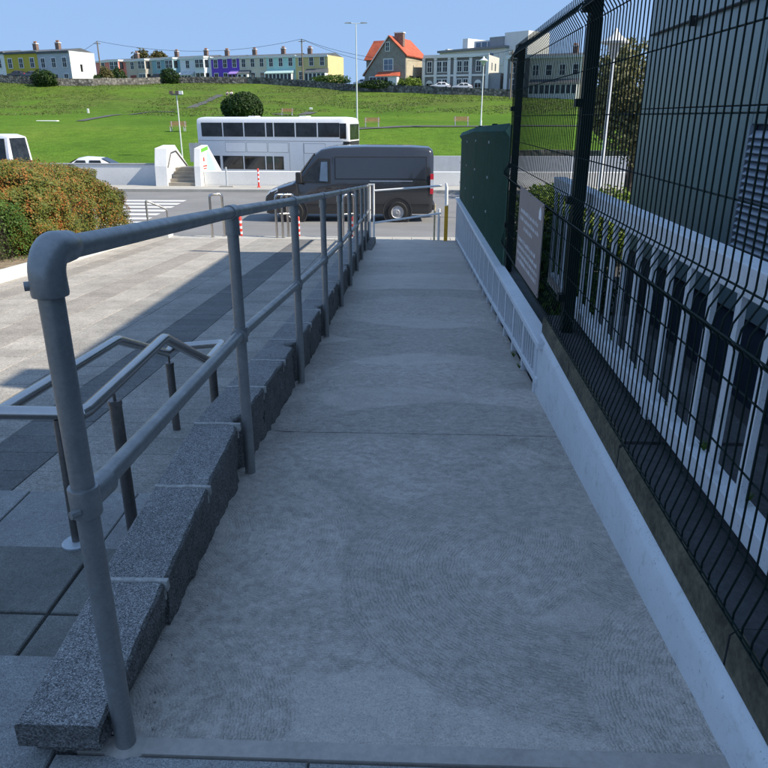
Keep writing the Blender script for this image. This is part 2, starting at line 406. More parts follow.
# zebra crossing bars along the road
zc = struct('zebra_crossing', MB().box(-12.6, -12.599, 24.5, 24.501, -2.3, -2.299), paint_white)
zb = MB().box(-1.6, 1.6, -.27, .27, 0, .004).mesh('crossing_bar', paint_white, False)
for i in range(9):
    Y = 22.6 + i*1.25; a = math.atan2(QZ(Y+.3)-QZ(Y-.3), .6)
    b = linked('crossing_bar', zb, zc, (-10.9 - .12*i, Y, QZ(Y)+.006)); b.rotation_euler = (a, 0, 0)
# tarmac paths across the lawn
def park_path(name, pts, w, m=None):
    mb = MB(); pr = []
    for i in range(len(pts)-1):
        a, b = Vector(pts[i]), Vector(pts[i+1]); n = max(2, int((b-a).length/2))
        pr += [a.lerp(b, k/n) for k in range(n)]
    pr.append(Vector(pts[-1]))
    for i, p in enumerate(pr):
        t = (pr[min(i+1, len(pr)-1)] - pr[max(i-1, 0)]).normalized(); s_ = Vector((-t.y, t.x))*w/2
        for k in range(5):
            q = p + s_*(1-k/2); mb.v.append((q.x, q.y, LG(q.x, q.y)+.07))
    for i in range(len(pr)-1):
        for k in range(4):
            a = i*5+k; mb.f.append((a, a+1, a+6, a+5))
    return struct(name, mb, m or path_m, smooth=True)
def gp(px, Y): return (X_at(px, Y, 120), Y)
park_path('park_path', [gp(348, 78), gp(400, 82), gp(470, 83), gp(620, 84)], 1.9)
park_path('park_path', [gp(275, 108), gp(300, 106), gp(312, 112)], 1.8)
park_path('park_path', [gp(192, 122), gp(203, 132), gp(222, 148)], 1.5)
park_path('park_path', [gp(80, 92), gp(110, 104), gp(150, 112), gp(175, 112)], 1.2)
# pavement at the foot of the plaza, with kerb
struct('front_pavement', MB().add([(-6.3,16.5,PZ(16.5)),(40,16.5,PZ(16.5)),(40,17.0,-1.25),(-6.3,17.0,-1.25),(-6.3,16.5,-2.6),(40,16.5,-2.6),(40,17.0,-2.6),(-6.3,17.0,-2.6)],
    [(0,1,2,3),(4,7,6,5),(0,4,5,1),(2,6,7,3),(1,5,6,2),(0,3,7,4)]), mat('bed_mortar', (.09,.088,.085), .95))
kb = struct('front_kerb', MB().box(-150, 40, 17.004, 17.16, -2.6, -1.235), MATS['kerb_concrete'])
pv = MB().chbox(.004, .446, .004, .446, -.05, .012, .006).mesh('paver', pave_con, False)
for i in range(-14, 5):
    linked('paver', pv, kb, (i*.45, 16.53, PZ(16.75)))

# ------------------------------------------------------------------ landing, steps, plaza
bed = MATS['bed_mortar']
land = struct('landing', MB().box(-6.3, .78, -4, 1.27, -.6, -.012), bed)
land2 = MB().box(-6.3, -.96, 1.274, 1.59, -.6, -.012).build('landing_edge', bed, land)
def slab(parent, x0, x1, y0, y1, z, m, t=.05, g=.003, c=.004, name='paving_slab', slope=0):
    me = MB().chbox(-(x1-x0)/2+g, (x1-x0)/2-g, -(y1-y0)/2+g, (y1-y0)/2-g, -t, 0, c).mesh(name, m, False)
    o = linked(name, me, parent, ((x0+x1)/2, (y0+y1)/2, z + rng.uniform(-.0015, .0015)))
    o.rotation_euler = (slope + rng.uniform(-.002, .002), rng.uniform(-.002, .002), 0); return o
for i in range(-1, 2):
    slab(land, -.23+.62*i, .39+.62*i if i < 1 else .775, .66, 1.272, 0, slab_light)
    slab(land, -.23+.62*i, .39+.62*i if i < 1 else .775, .05, .656, 0, slab_light)
for x0, x1 in ((-1.47, -.853), (-2.09, -1.475), (-2.71, -2.095)):
    slab(land, x0, x1, 1.0, 1.6, 0, slab_light, .06); slab(land, x0, x1, .4, .996, 0, slab_light, .06)
steps = struct('steps', MB().box(-6.3, -.95, 1.602, 2.39, -.9, -.19), bed)
MB().box(-6.3, -.95, 2.394, 3.13, -.9, -.36).build('tread_bed', bed, steps)
for x0, x1 in ((-1.25, -.96), (-1.83, -1.25), (-2.41, -1.83), (-2.99, -2.41), (-3.57, -2.99)):
    slab(steps, x0, x1, 1.61, 1.99, -.17, slab_dark, .05, .0065); slab(steps, x0, x1, 1.99, 2.40, -.17, slab_dark, .05, .0065)
for x0, x1 in ((-1.37, -.96), (-1.93, -1.37), (-2.49, -1.93), (-3.05, -2.49), (-3.61, -3.05)):
    slab(steps, x0, x1, 2.405, 3.14, -.34, slab_light, .05)
plaza = strip('plaza', -6.15, -.80, [3.13, 8, 12, 16.55], PZ, bed, 1, -.03)
cols = [(-1.33, -.96, pav_grey), (-1.78, -1.33, pav_grey), (-2.23, -1.78, pav_grey), (-2.68, -2.23, pav_dark), (-3.13, -2.68, pav_grey), (-3.58, -3.13, pav_grey),
        (-4.03, -3.58, pav_beige), (-4.48, -4.03, pav_buff), (-4.93, -4.48, pav_beige), (-5.38, -4.93, pav_beige), (-5.75, -5.38, pav_buff), (-6.12, -5.75, pav_beige)]
rows = 48; dy = (16.5-3.15)/rows; psl = math.atan(-.053)
pcells = []
for ci, (x0, x1, m) in enumerate(cols):
    for j in range(rows):
        y0 = 3.15+j*dy; cx = (x0+x1)/2; cy = y0+dy/2
        d = math.hypot(cx, cy); vis = cy > 2.9 and abs(math.atan2(cx, cy)+YAW) < R(31 if cy > 7 else 42)
        if cx < -.9 - .0 and vis: pcells.append((d, x0, x1, y0, m, cx, cy))
pcells.sort(key=lambda t: t[0])
pm = {}
rest = {}
for k, (d, x0, x1, y0, m, cx, cy) in enumerate(pcells):
    if k < 300:
        key = (round(x1-x0, 3), m.name)
        if key not in pm: pm[key] = MB().chbox(-(x1-x0)/2+.0025, (x1-x0)/2-.0025, -dy/2+.0025, dy/2-.0025, -.05, 0, .003).mesh('paver', m, False)
        o = linked('paver', pm[key], plaza, (cx, cy, PZ(cy) + rng.uniform(-.0015, .0015)))
        o.rotation_euler = (psl + rng.uniform(-.004, .004), rng.uniform(-.004, .004), 0)
    else:
        mb = rest.setdefault(m.name, (MB(), m))[0]; n0 = len(mb.v)
        mb.chbox(x0+.0025, x1-.0025, y0+.0025, y0+dy-.0025, -.05, 0, .003)
        for i in range(n0, len(mb.v)):
            x, y, z = mb.v[i]; mb.v[i] = (x, y, z + PZ(y))
for nm, (mb, m) in rest.items():
    tag(mb.build('far_pavers', m, plaza, False), kind='stuff')

# ------------------------------------------------------------------ concrete ramp
def ramp_sheet(y0, y1, ny, nx=16):
    mb = MB()
    for j in range(ny+1):
        y = y0+(y1-y0)*j/ny
        for i in range(nx+1):
            t = i/nx; x = (lx(y)-.10)*(1-t) + (rx(y)+.02)*t
            z = RZ(y) + .004*mnoise.noise(Vector((x*1.6, y*1.6, 5))) + .002*mnoise.noise(Vector((x*5, y*5, 9)))
            z += .012*max(0, 1-(x-lx(y)+.02)/.10)**2 * (1 if x > lx(y)-.1 else 0) * .6
            mb.v.append((x, y, z))
    for j in range(ny):
        for i in range(nx):
            a = j*(nx+1)+i; mb.f.append((a, a+1, a+nx+2, a+nx+1))
    return mb
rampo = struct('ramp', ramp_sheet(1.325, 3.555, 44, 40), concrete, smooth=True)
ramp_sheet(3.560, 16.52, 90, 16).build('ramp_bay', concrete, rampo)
smoothcon = mat('trowelled_concrete_edge', (.43, .385, .34), .7, .14, 5, 50, .1, .2, 120)
MB().add([(-.80,1.278,-.001),(.79,1.278,-.001),(.79,1.327,-.0005),(-.80,1.327,-.0005),(-.80,1.276,-.05),(.79,1.276,-.05)],
    [(0,1,2,3),(4,5,1,0)]).build('ramp_nosing', smoothcon, rampo, False)
MB().add([(-.95,1.28,-.02),(.95,1.28,-.02),(1.15,16.55,RZ(16.55)-.02),(-1.15,16.55,RZ(16.55)-.02),(-.95,1.28,-2.6),(.95,1.28,-2.6),(1.15,16.55,-2.6),(-1.15,16.55,-2.6)],
    [(0,1,2,3),(4,7,6,5),(0,4,5,1),(1,5,6,2),(2,6,7,3),(3,7,4,0)]).build('ramp_base', bed, rampo, False)

# ------------------------------------------------------------------ granite kerb wall on the left
POSTY = [1.30, 2.97, 4.51, 5.98, 7.52, 9.08, 10.65, 12.2, 13.75, 15.2]
def WT(Y): return float(np.interp(Y, [1.2, 1.77, 2.4, 2.97], [.115, .14, .152, .150])) if Y < 2.97 else .15 - S*(Y-2.97)
gw = thing('granite_kerb_wall', 'low wall of speckled grey granite blocks with pale mortar joints beside ramp', 'wall', (-.85, 1.2, 0))
jy = [1.245, 1.77, 2.33, 2.915] + [2.915+.575*k for k in range(1, 23)]
for bi in range(len(jy)-1):
    ya, yb = jy[bi]+.009, jy[bi+1]-.009
    if bi == 0: ya = jy[0]
    ny = 16 if bi < 6 else 8
    mb = MB(); ncol = 0
    for j in range(ny+1):
        y = ya+(yb-ya)*j/ny; w = WT(y); xr = lx(y)-.028; xl = xr-.205
        lo = RZ(y)-.05 if bi else .048
        sec = [(xl, PZ(max(y,3.2))+.2 if bi else .048), (xl, w-.006), (xl+.007, w)]
        sec += [(xl+.205*t, w) for t in (.3, .55, .8)] + [(xr-.008, w-.001), (xr, w-.010)]
        nf = 6
        sec += [(xr, w-.010 + (lo-w+.010)*k/nf) for k in range(1, nf+1)]
        ncol = len(sec)
        for k, (x, z) in enumerate(sec):
            if k >= 6:
                nn = mnoise.noise(Vector((y*16, z*22, bi*3.1))); n2 = mnoise.noise(Vector((y*45, z*55, bi)))
                amp = .016 if k > 7 else .007
                x += amp*(nn*.9+n2*.5) - (.004 if k > 7 else 0)
                if k in (7,): z += .006*nn
            else:
                z += .0012*mnoise.noise(Vector((x*30, y*30, 1)))
            for py in POSTY[1:]:                      # stone broken out round each post
                if abs(y-py) < .075 and k >= 5:
                    x -= .045*(1-(abs(y-py)/.075)**2)
                    if k in (6, 7): z -= .02*(1-abs(y-py)/.075)
            mb.v.append((x, y, z))
    for j in range(ny):
        for k in range(ncol-1):
            a = j*ncol+k; mb.f.append((a, a+1, a+ncol+1, a+ncol))
    mb.f.append(tuple(reversed(range(ncol)))); mb.f.append(tuple(range(ny*ncol, (ny+1)*ncol)))
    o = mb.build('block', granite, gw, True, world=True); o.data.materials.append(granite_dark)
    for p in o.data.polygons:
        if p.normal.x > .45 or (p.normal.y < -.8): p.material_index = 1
    if bi:                                           # raised pale pointing across the joint
        yj = jy[bi]; w = WT(yj); xr = lx(yj)-.03; m2 = MB(); n = 9
        for k in range(n+1):
            x = xr-.20+.212*k/n; dyj =   .002*math.sin(k*.9+bi)+.0012*rng.uniform(-1, 1); hw = .0105+.0015*rng.uniform(-1, 1)
            top = w+.0035+.001*rng.uniform(-1, 1)
            m2.v += [(x, yj-hw+dyj, w-.03), (x, yj-hw*.8+dyj, top), (x, yj+hw*.8+dyj, top), (x, yj+hw+dyj, w-.03)]
        for k in range(n):
            a = k*4; m2.f += [(a, a+1, a+5, a+4), (a+1, a+2, a+6, a+5), (a+2, a+3, a+7, a+6)]
        m2.f += [(0, 3, 2, 1), (n*4, n*4+1, n*4+2, n*4+3)]
        m2.add([(xr-.004, yj-.010, w-.002), (xr+.004, yj-.006, w-.008), (xr+.003, yj+.006, w-.008), (xr-.004, yj-.003, w-.07), (xr+.001, yj+.003, w-.07)], [(0,1,2), (0,3,1), (1,3,4), (1,4,2)])
        m2.build('mortar_joint', mortar, gw, True, world=True)
MB().box(-.915, -.775, 1.285, 15.6, -1.6, -1.0).build('foundation', granite_dark, gw, False, world=True)
MB().prism([(1.28, -.02), (1.8, -.02), (1.8, .05), (1.285, .05)], 'x', -.90, -.745).build('bed_stone', granite_dark, gw, False, world=True)

# ------------------------------------------------------------------ galvanised tube railing
RH, MH = 1.215, .69
rail = thing('tube_railing', 'galvanised steel tube railing with clamp fittings along left side of ramp', 'railing', (-.71, 1.3, 0))
for i, y in enumerate(POSTY):
    x, z = lx(y), RZ(y)
    p = MB().tube([(x, y, z-.03), (x, y, z+RH-(.03 if i else .05))], .0245, 16).build('post', galv, rail, world=True)
    mc = MB().lathe([(.025, -.034), (.0315, -.033), (.0325, -.029), (.0325, .029), (.0315, .033), (.025, .034)], (x, y, z+MH), 'z', 18)
    if i == 0: mc.tube([(x, y, z+MH), (x+.001, y+.10, z+MH-.008)], [.0295, .030], 16)
    else: mc.tube([(x, y-.05, z+MH+.004), (x, y+.05, z+MH-.004)], .0305, 14)
    mc.tube([(x, y-.03, z+MH-.012), (x-.012, y-.047, z+MH-.012)], .009, 8)
    mc.build('clamp_fitting', galv, rail, world=True)
    if i:
        tc = MB().tube([(x, y-.045, z+RH+.0035), (x, y+.045, z+RH-.0035)], .0305, 16)
        tc.tube([(x, y, z+RH-.005), (x, y, z+RH-.085)], [.028, .0305], 16); tc.lathe([(.025, -.005), (.0318, -.004), (.0318, .004), (.025, .005)], (x, y, z+RH-.087), 'z', 16)
        tc.build('tee_fitting', galv, rail, world=True)
x, y, z = lx(1.3), 1.30, RZ(1.3)
el = MB().lathe([(.025, -.003), (.0335, 0), (.0345, .006), (.0335, .04)], (x, y, z+RH-.082), 'z', 24)
arc = [(x, y+.045*(1-math.cos(q)), z+RH-.045+.045*math.sin(q)) for q in np.linspace(0, math.pi/2, 10)]
el.tube([(x, y, z+RH-.06)] + arc + [(x, y+.07, z+RH-.002), (x, y+.10, z+RH-.004), (x, y+.112, z+RH-.005)], [.0335]*11 + [.0325, .0305, .026], 28)
el.tube([(x-.03, y-.006, z+RH-.062), (x-.042, y-.012, z+RH-.062)], .009, 10)
el.build('elbow_fitting', galv, rail, world=True)
ys = [1.33] + POSTY[1:] + [16.1]
MB().tube([(lx(a), a, RZ(a)+RH) for a in ys], .0245, 16).build('top_rail', galv, rail, world=True)
MB().tube([(lx(a), a, RZ(a)+MH) for a in [1.30] + POSTY[1:] + [16.1]], .0238, 16).build('middle_rail', galv, rail, world=True)
for i, y in enumerate(POSTY):
    MB().lathe([(.0245, .012), (.029, .008), (.040 + (.012 if i == 0 else 0), -.002), (.043 + (.012 if i == 0 else 0), -.01)], (lx(y), y, RZ(y)), 'z', 14).build('grout_collar', smoothcon, rail, world=True)
# white gate rails at the street end
wpaint = mat('white_gloss_paint', (.76, .77, .77), .4, .06, 4, 40, .05)
gate = thing('barrier_gate', 'white tubular two-bar barrier across the lower end of ramp', 'gate', (-.9, 16.15, RZ(16.15)))
for x in (-.93, -.845):
    MB().tube([(x, 16.15, RZ(16.15)-.05), (x, 16.15, RZ(16.15)+1.24)], .022, 12).build('post', wpaint, gate, world=True)
MB().box(-.96, -.82, 16.135, 16.165, RZ(16.15)+1.22, RZ(16.15)+1.25).build('post_cap', wpaint, gate, world=True)
for z0, z1 in ((1.10, 1.20), (.40, .60)):
    MB().tube([(-.86, 16.15, RZ(16.15)+z0), (.66, 16.32, RZ(16.15)+z1)], .021, 12).build('bar', wpaint, gate, world=True)
gp2 = thing('gate_post', 'white post with yellow sleeve at lower right corner of ramp', 'post', (.78, 16.3, RZ(16.3)))
MB().tube([(.775, 16.3, RZ(16.3)+.70), (.765, 16.3, RZ(16.3)+1.18), (.75, 16.3, RZ(16.3)+1.27)], [.036, .036, .022], 12).build('post', wpaint, gp2, world=True)
MB().box(.735, .815, 16.26, 16.34, RZ(16.3)-.02, RZ(16.3)+.78).build('sleeve', mat('yellow_plastic', (.75, .40, .02), .45, .08), gp2, world=True, bevel=.008)
MB().tube([(.52, 16.45, RZ(16.3)-.06), (.52, 16.45, RZ(16.3)+.80)], .022, 10).build('rusty_post', mat('rusty_cream_paint', (.50, .42, .26), .7, .4, 9, 40, .3), gp2, world=True)
MB().tube([(.62, 16.42, RZ(16.3)-.06), (.62, 16.42, RZ(16.3)+.70)], .03, 10).build('short_post', wpaint, gp2, world=True)

# ------------------------------------------------------------------ stainless handrail at the steps
hr = thing('stainless_handrail', 'low polished stainless loop handrail beside the shallow steps', 'handrail', (-1.24, 2.2, -.17))
xb, xa = -1.235, -1.60
def bend(pts, k=.05):
    out = [Vector(pts[0])]
    for a, b, c in zip(pts, pts[1:], pts[2:]):
        a, b, c = Vector(a), Vector(b), Vector(c); u = (a-b).normalized(); w = (c-b).normalized()
        p, q = b+u*k, b+w*k
        out += [p, (p+q)/2*.5+b*.5, q]
    return out + [Vector(pts[-1])]
loop = [(-2.75, 2.44, .395), (xb, 2.44, .395), (xb, 3.38, .41), (xb, 4.06, .06), (xb, 4.45, .05), (xa, 4.50, .0), (xa, 4.40, -.01), (xa, 3.66, .31), (xa, 2.46, .37)]
MB().tube(bend(loop, .035), .0265, 16).build('rail', stainless, hr, world=True)
for n, (x, y, zt, zb) in enumerate(((-1.34, 2.44, .37, -.17), (xb, 2.72, .40, -.34), (xa, 4.42, -.02, PZ(4.4)), (xb, 4.15, .04, PZ(4.1)), (xb, 3.36, .38, PZ(3.3)), (xa, 2.9, .35, -.34))[:4]):
    if n == 0:
        MB().tube([(x, y-.02, zb), (x, y, zt)], .0165, 12).build('post', stain_dark, hr, world=True)
        MB().lathe([(.0, .014), (.05, .013), (.056, .008), (.056, 0)], (x, y-.02, zb), 'z', 24).build('base_plate', galv_lt, hr, world=True)
    else:
        MB().lathe([(.026, zb), (.026, zt-.085), (.0285, zt-.083), (.0285, zt-.062), (.026, zt-.06)], (x, y, 0), 'z', 14).build('post', stain_dark, hr, world=True)
        MB().tube([(x, y, zt-.065), (x, y, zt-.01)], .007, 8).build('pin', stain_dark, hr, world=True)
# ------------------------------------------------------------------ right side: painted kerb, coping, fence
KT = .125
kerb = thing('white_kerb_wall', 'low white painted concrete kerb wall along right foot of ramp', 'kerb', (.8, 1.2, 0))
mb = MB(); n = 40
for j in range(n+1):
    y = .2+(4.42-.2)*j/n; a = rx(y); w = .004*mnoise.noise(Vector((0, y*6, 2)))
    z0 = min(0, RZ(y))-.05
    for (x, z) in ((a+.002, z0), (a+w, KT-.012), (a+.005, KT+w), (a+.015, KT+.018+w), (a+.027, KT+.026), (a+.027, z0)): mb.v.append((x, y, z))
for j in range(n):
    for k in range(5):
        q = j*6+k; mb.f.append((q, q+6, q+7, q+1))
mb.f += [tuple(range(6)), tuple(reversed(range(n*6, n*6+6)))]
mb.build('kerb_body', white_wall, kerb, True, world=True)
cop_top = mat('weathered_coping', (.055, .056, .058), .93, .35, 3, 40, .25, .7, 60)
cop_side = mat('lichen_coping_edge', (.10, .088, .055), .95, .5, 5, 40, .3, .7, 50)
cop = thing('coping_slabs', 'dark weathered concrete coping slabs under green mesh fence', 'coping', (1.0, 1.2, .2))
cj = [.3, 1.46, 2.53, 3.55, 4.44]
for a, b in zip(cj, cj[1:]):
    m1 = MB(); xa_, xb_ = rx(a)+.025, rx(b)+.025; zt = .268+rng.uniform(-.006, .006); g = .005
    m1.add([(xa_,a+g,KT+.03),(xa_+.55,a+g,KT+.03),(xb_+.55,b-g,KT+.03),(xb_,b-g,KT+.03),(xa_,a+g,zt-.02),(xa_+.55,a+g,zt),(xb_+.55,b-g,zt),(xb_,b-g,zt-.02),(xa_+.02,a+g,zt),(xb_+.02,b-g,zt)],
        [(0,3,2,1),(8,5,6,9),(4,8,9,7),(0,1,5,8,4),(1,2,6,5),(2,3,7,9,6),(3,0,4,7)])
    o = m1.build('coping_slab', cop_top, cop, False, world=True); o.data.materials.append(cop_side)
    for p in o.data.polygons:
        if p.normal.x < -.4: p.material_index = 1
MB().box(1.0, 1.38, .2, 4.4, -1.7, KT+.026).build('retaining_wall', cop_top, cop, False, world=True)
plinth = MB()
for y in np.linspace(4.45, 16.4, 20):
    t = .12-.0305*(y-4.2); plinth.v += [(fx(y)+.0, y, -2.2), (fx(y)+.0, y, t-.02), (fx(y)+.14, y, t-.02), (fx(y)+.14, y, -2.2)]
for j in range(19):
    for k in range(3): q = j*4+k; plinth.f.append((q, q+1, q+5, q+4))
plinth.f += [(0,3,2,1), (76,77,78,79)]
pl = thing('fence_plinth', 'dark low plinth wall under the netted green fence', 'wall', (1.0, 4.5, -.3))
plinth.build('plinth_body', mat('dark_grey_render', (.035, .04, .04), .9, .3), pl, False, world=True)  # plain dark grey base colour

WPROF = [(-.030, .285), (-.031, .32), (-.004, .415), (0, .44), (0, .885), (-.004, .900), (-.044, .940), (-.040, .975), (-.006, 1.035), (0, 1.06), (0, 1.87), (-.006, 1.89), (-.045, 1.945), (-.006, 2.0), (0, 2.02), (0, 2.05)]
def mesh_panel(y0, y1, step=.0525):
    mb = MB(); n = int((y1-y0)/step)
    for i in range(n+1):
        y = y0+i*step
        mb.tube([(fx(y)+d, y+.0, z) for d, z in WPROF], .0028, 6)
    for z, d in ((.29, -.034), (.305, -.036), (.43, .004), (.62, .004), (.80, .004), (.897, .0), (.94, -.049), (1.045, .004), (1.25, .004), (1.46, .004), (1.67, .004), (1.885, .002), (1.945, -.050), (2.005, .002)):
        mb.tube([(fx(y0)+d, y0, z), (fx(y1)+d, y1, z)], .003, 6)
    return mb
FP = [.9, 4.08, 7.05]
mf = thing('mesh_fence', 'tall dark green welded wire mesh fence with folded bends above ramp', 'fence', (.86, 1, .27))
mesh_panel(.35, 4.06).build('wire_panel', fence_green, mf, world=True)
mesh_panel(4.10, 7.05).build('wire_panel', fence_green, mf, world=True)
for y in FP[1:]:
    x = fx(y)+.055
    MB().chbox(x-.032, x+.028, y-.04, y+.04, .02 if y > 4.4 else .266, 2.06, .006).build('post', fence_green, mf, world=True)
    for z in (.45, 1.0, 1.5, 1.95):
        MB().box(fx(y)-.012, fx(y)+.022, y-.03, y+.03, z, z+.04).build('clamp', fence_green, mf, False, world=True)
# netted lower fence running down to the street
ff = thing('netted_fence', 'lower green mesh fence with opaque screen netting running down to street', 'fence', (.95, 7, 0))
def FT(y): return float(np.interp(y, [6.9, 11.5, 16.2], [1.40, 1.31, 1.13]))
def FB(y): return .12-.0305*(y-4.2)
fps = [9.25, 11.6, 13.9, 16.15]
prev = 7.1
for pi, y1 in enumerate(fps):
    mb = MB(); n = int((y1-prev)/.0525)
    for i in range(n):
        y = prev+.03+i*.0525
        mb.tube([(fx(y), y, FB(y)+.02), (fx(y), y, FT(y)-.13), (fx(y)-.045, y, FT(y)-.07), (fx(y), y, FT(y))], .0034, 5)
    for k in range(8):
        mb.tube([(fx(prev)+.004, prev, FB(prev)+.05+(FT(prev)-FB(prev)-.18)*k/7), (fx(y1)+.004, y1, FB(y1)+.05+(FT(y1)-FB(y1)-.18)*k/7)], .0036, 5)
    mb.build('wire_panel', mat('green_coating', (.013, .075, .052), .5, .2, 6, 40, .1), ff, world=True)
    m2 = MB(); a = fx(prev)+.012; b = fx(y1)+.012
    m2.add([(a,prev,FB(prev)),(b,y1,FB(y1)),(b,y1,FT(y1)-.01),(a,prev,FT(prev)-.01),(a+.006,prev,FB(prev)),(b+.006,y1,FB(y1)),(b+.006,y1,FT(y1)-.01),(a+.006,prev,FT(prev)-.01)],
        [(0,1,2,3),(4,7,6,5),(0,4,5,1),(1,5,6,2),(2,6,7,3),(3,7,4,0)])
    m2.build('netting', net_green, ff, False, world=True)
    MB().chbox(fx(y1)+.022, fx(y1)+.085, y1-.03, y1+.03, FB(y1)-.3, FT(y1)+.02, .006).build('post', fence_green, ff, world=True)
    for z in (.25, .55, .85):
        zz = FB(y1)+(FT(y1)-FB(y1))*z; MB().box(fx(y1)-.014, fx(y1)-.004, y1-.02, y1+.02, zz, zz+.03).build('bolt_plate', galv_lt, ff, False, world=True)
    prev = y1
# notice board tied to the fence
sign_m = mat('taupe_sign_board', (.25, .195, .185), .45, .06, 4, 30, .04)
sg = thing('notice_sign', 'taupe notice board with pale lettering tied to green mesh fence', 'sign', (fx(5.1)-.055, 5.1, .6))
ya, yb = 5.68, 4.52
def spt(t, w, off=0): # t along from far to near, w up 0..1
    y = ya+(yb-ya)*t; zt = .955-.012*t; zb = .335+.02*t
    return (fx(y)-.058-off, y, zb+(zt-zb)*w)
sb = MB(); sb.add([spt(0,0),spt(1,0),spt(1,1),spt(0,1),spt(0,0,-.006),spt(1,0,-.006),spt(1,1,-.006),spt(0,1,-.006)], [(0,3,2,1),(4,5,6,7),(0,1,5,4),(1,2,6,5),(2,3,7,6),(3,0,4,7)])
sb.build('board', sign_m, sg, False, world=True)
letter = mat('pale_lettering', (.80, .78, .78), .6, .05)
rowsdef = [(.72, .12, .86), (.63, .10, .90), (.54, .30, .66), (.37, .08, .84), (.285, .06, .92), (.20, .06, .94), (.115, .10, .92)]
for w, t0, t1 in rowsdef:
    mb = MB(); t = t0
    while t < t1:
        L = random.choice((.025, .04, .055, .07)); e = min(t+L, t1); k = t
        while k < e - .006:
            u = random.choice((.007, .009, .011)); hh = random.choice((.040, .040, .054))
            mb.add([spt(k, w, .002), spt(k+u, w, .002), spt(k+u, w+hh, .002), spt(k, w+hh, .002)], [(0, 3, 2, 1)]); k += u+.0035
        t = e+.014
    tag(mb.build('lettering_row', letter, sg, False, world=True), kind='stuff')
MB().add([spt(.86,.82,.002), spt(.95,.82,.002), spt(.95,.90,.002), spt(.91,.965,.002), spt(.86,.90,.002)], [(0,4,3,2,1)]).build('emblem', letter, sg, False, world=True)
for t, w in ((.02, .97), (.98, .97), (.5, .985), (.98, .03)):
    q = Vector(spt(t, w, .003)); MB().tube([q, q+Vector((.055, 0, .004))], .004, 6).build('cable_tie', fence_green, sg, world=True)

# ------------------------------------------------------------------ white slatted balustrade along the lower ramp
bal = thing('white_balustrade', 'white painted slatted balustrade growing taller down the right side of ramp', 'balustrade', (.85, 4.4, -.2))
def BT(y): return .125-.0305*(y-4.25)
def BB(y): return RZ(y)+.075
def run(y0, y1, xo0, xo1, zf0, zf1, nm, m, seg=14):
    mb = MB()
    for y in np.linspace(y0, y1, seg+1):
        a = rx(y); mb.v += [(a+xo0, y, zf0(y)), (a+xo1, y, zf0(y)), (a+xo1, y, zf1(y)), (a+xo0, y, zf1(y))]
    for j in range(seg):
        for k in range(4): q = j*4+k; r_ = j*4+(k+1) % 4; mb.f.append((q, q+4, r_+4, r_))
    mb.f += [(0,1,2,3), tuple(reversed(range(seg*4, seg*4+4)))]
    return mb.build(nm, m, bal, False, world=True, bevel=.006)
run(4.22, 16.3, -.03, .075, lambda y: BT(y)-.026, lambda y: BT(y)+.018, 'top_rail', white_metal)
run(4.30, 16.3, -.012, .045, lambda y: BB(y)-.0, lambda y: BB(y)+.045, 'bottom_rail', white_metal)
slat_me = MB().box(-.002, .030, -.009, .009, 0, 1).mesh('slat', white_metal, False)
post_me = MB().box(-.010, .045, -.025, .025, 0, 1).mesh('post', white_metal, False)
y = 4.40; k = 0
while y < 16.25:
    if k % 6 == 0: linked('post', post_me, bal, Vector((rx(y), y, RZ(y)-.03))-bal.location, 0, (1, 1, BT(y)-.03-RZ(y)+.03))
    else: linked('slat', slat_me, bal, Vector((rx(y), y, BB(y)+.05))-bal.location, 0, (1, 1, BT(y)-.03-BB(y)-.05))
    y += .098; k += 1
# weeds on the bottom rail and coping come later with the plants

# ------------------------------------------------------------------ white railing behind the fence, on the far edge of the coping
rl = thing('white_walkway_railing', 'white flat-bar railing on coping behind the mesh fence', 'railing', (1.0, 2, .27))
def x2(y): return .975+.015*(y-2.5)
def run2(y0, y1, a, b, z0, z1, nm, m, bev=.004):
    mb = MB(); mb.add([(x2(y0)+a,y0,z0),(x2(y0)+b,y0,z0),(x2(y1)+b,y1,z0),(x2(y1)+a,y1,z0),(x2(y0)+a,y0,z1),(x2(y0)+b,y0,z1),(x2(y1)+b,y1,z1),(x2(y1)+a,y1,z1)],
        [(0,3,2,1),(4,5,6,7),(0,1,5,4),(1,2,6,5),(2,3,7,6),(3,0,4,7)])
    return mb.build(nm, m, rl, False, world=True, bevel=bev)
run2(.5, 5.25, -.012, .07, .965, 1.055, 'top_rail', white_metal)
run2(.5, 5.25, -.006, .06, .305, .375, 'bottom_rail', white_metal)
bar_me = MB().box(.002, .020, -.017, .017, .372, .968).mesh('baluster', white_metal, False)
y = .62
while y < 5.25:
    linked('baluster', bar_me, rl, (x2(y)-rl.location.x, y-rl.location.y, -rl.location.z)); y += .21
for y in (1.05, 2.78, 4.6):
    MB().box(x2(y)+.0, x2(y)+.05, y-.03, y+.03, .26 if y < 4.4 else -.3, .306).build('foot', white_metal, rl, False, world=True)

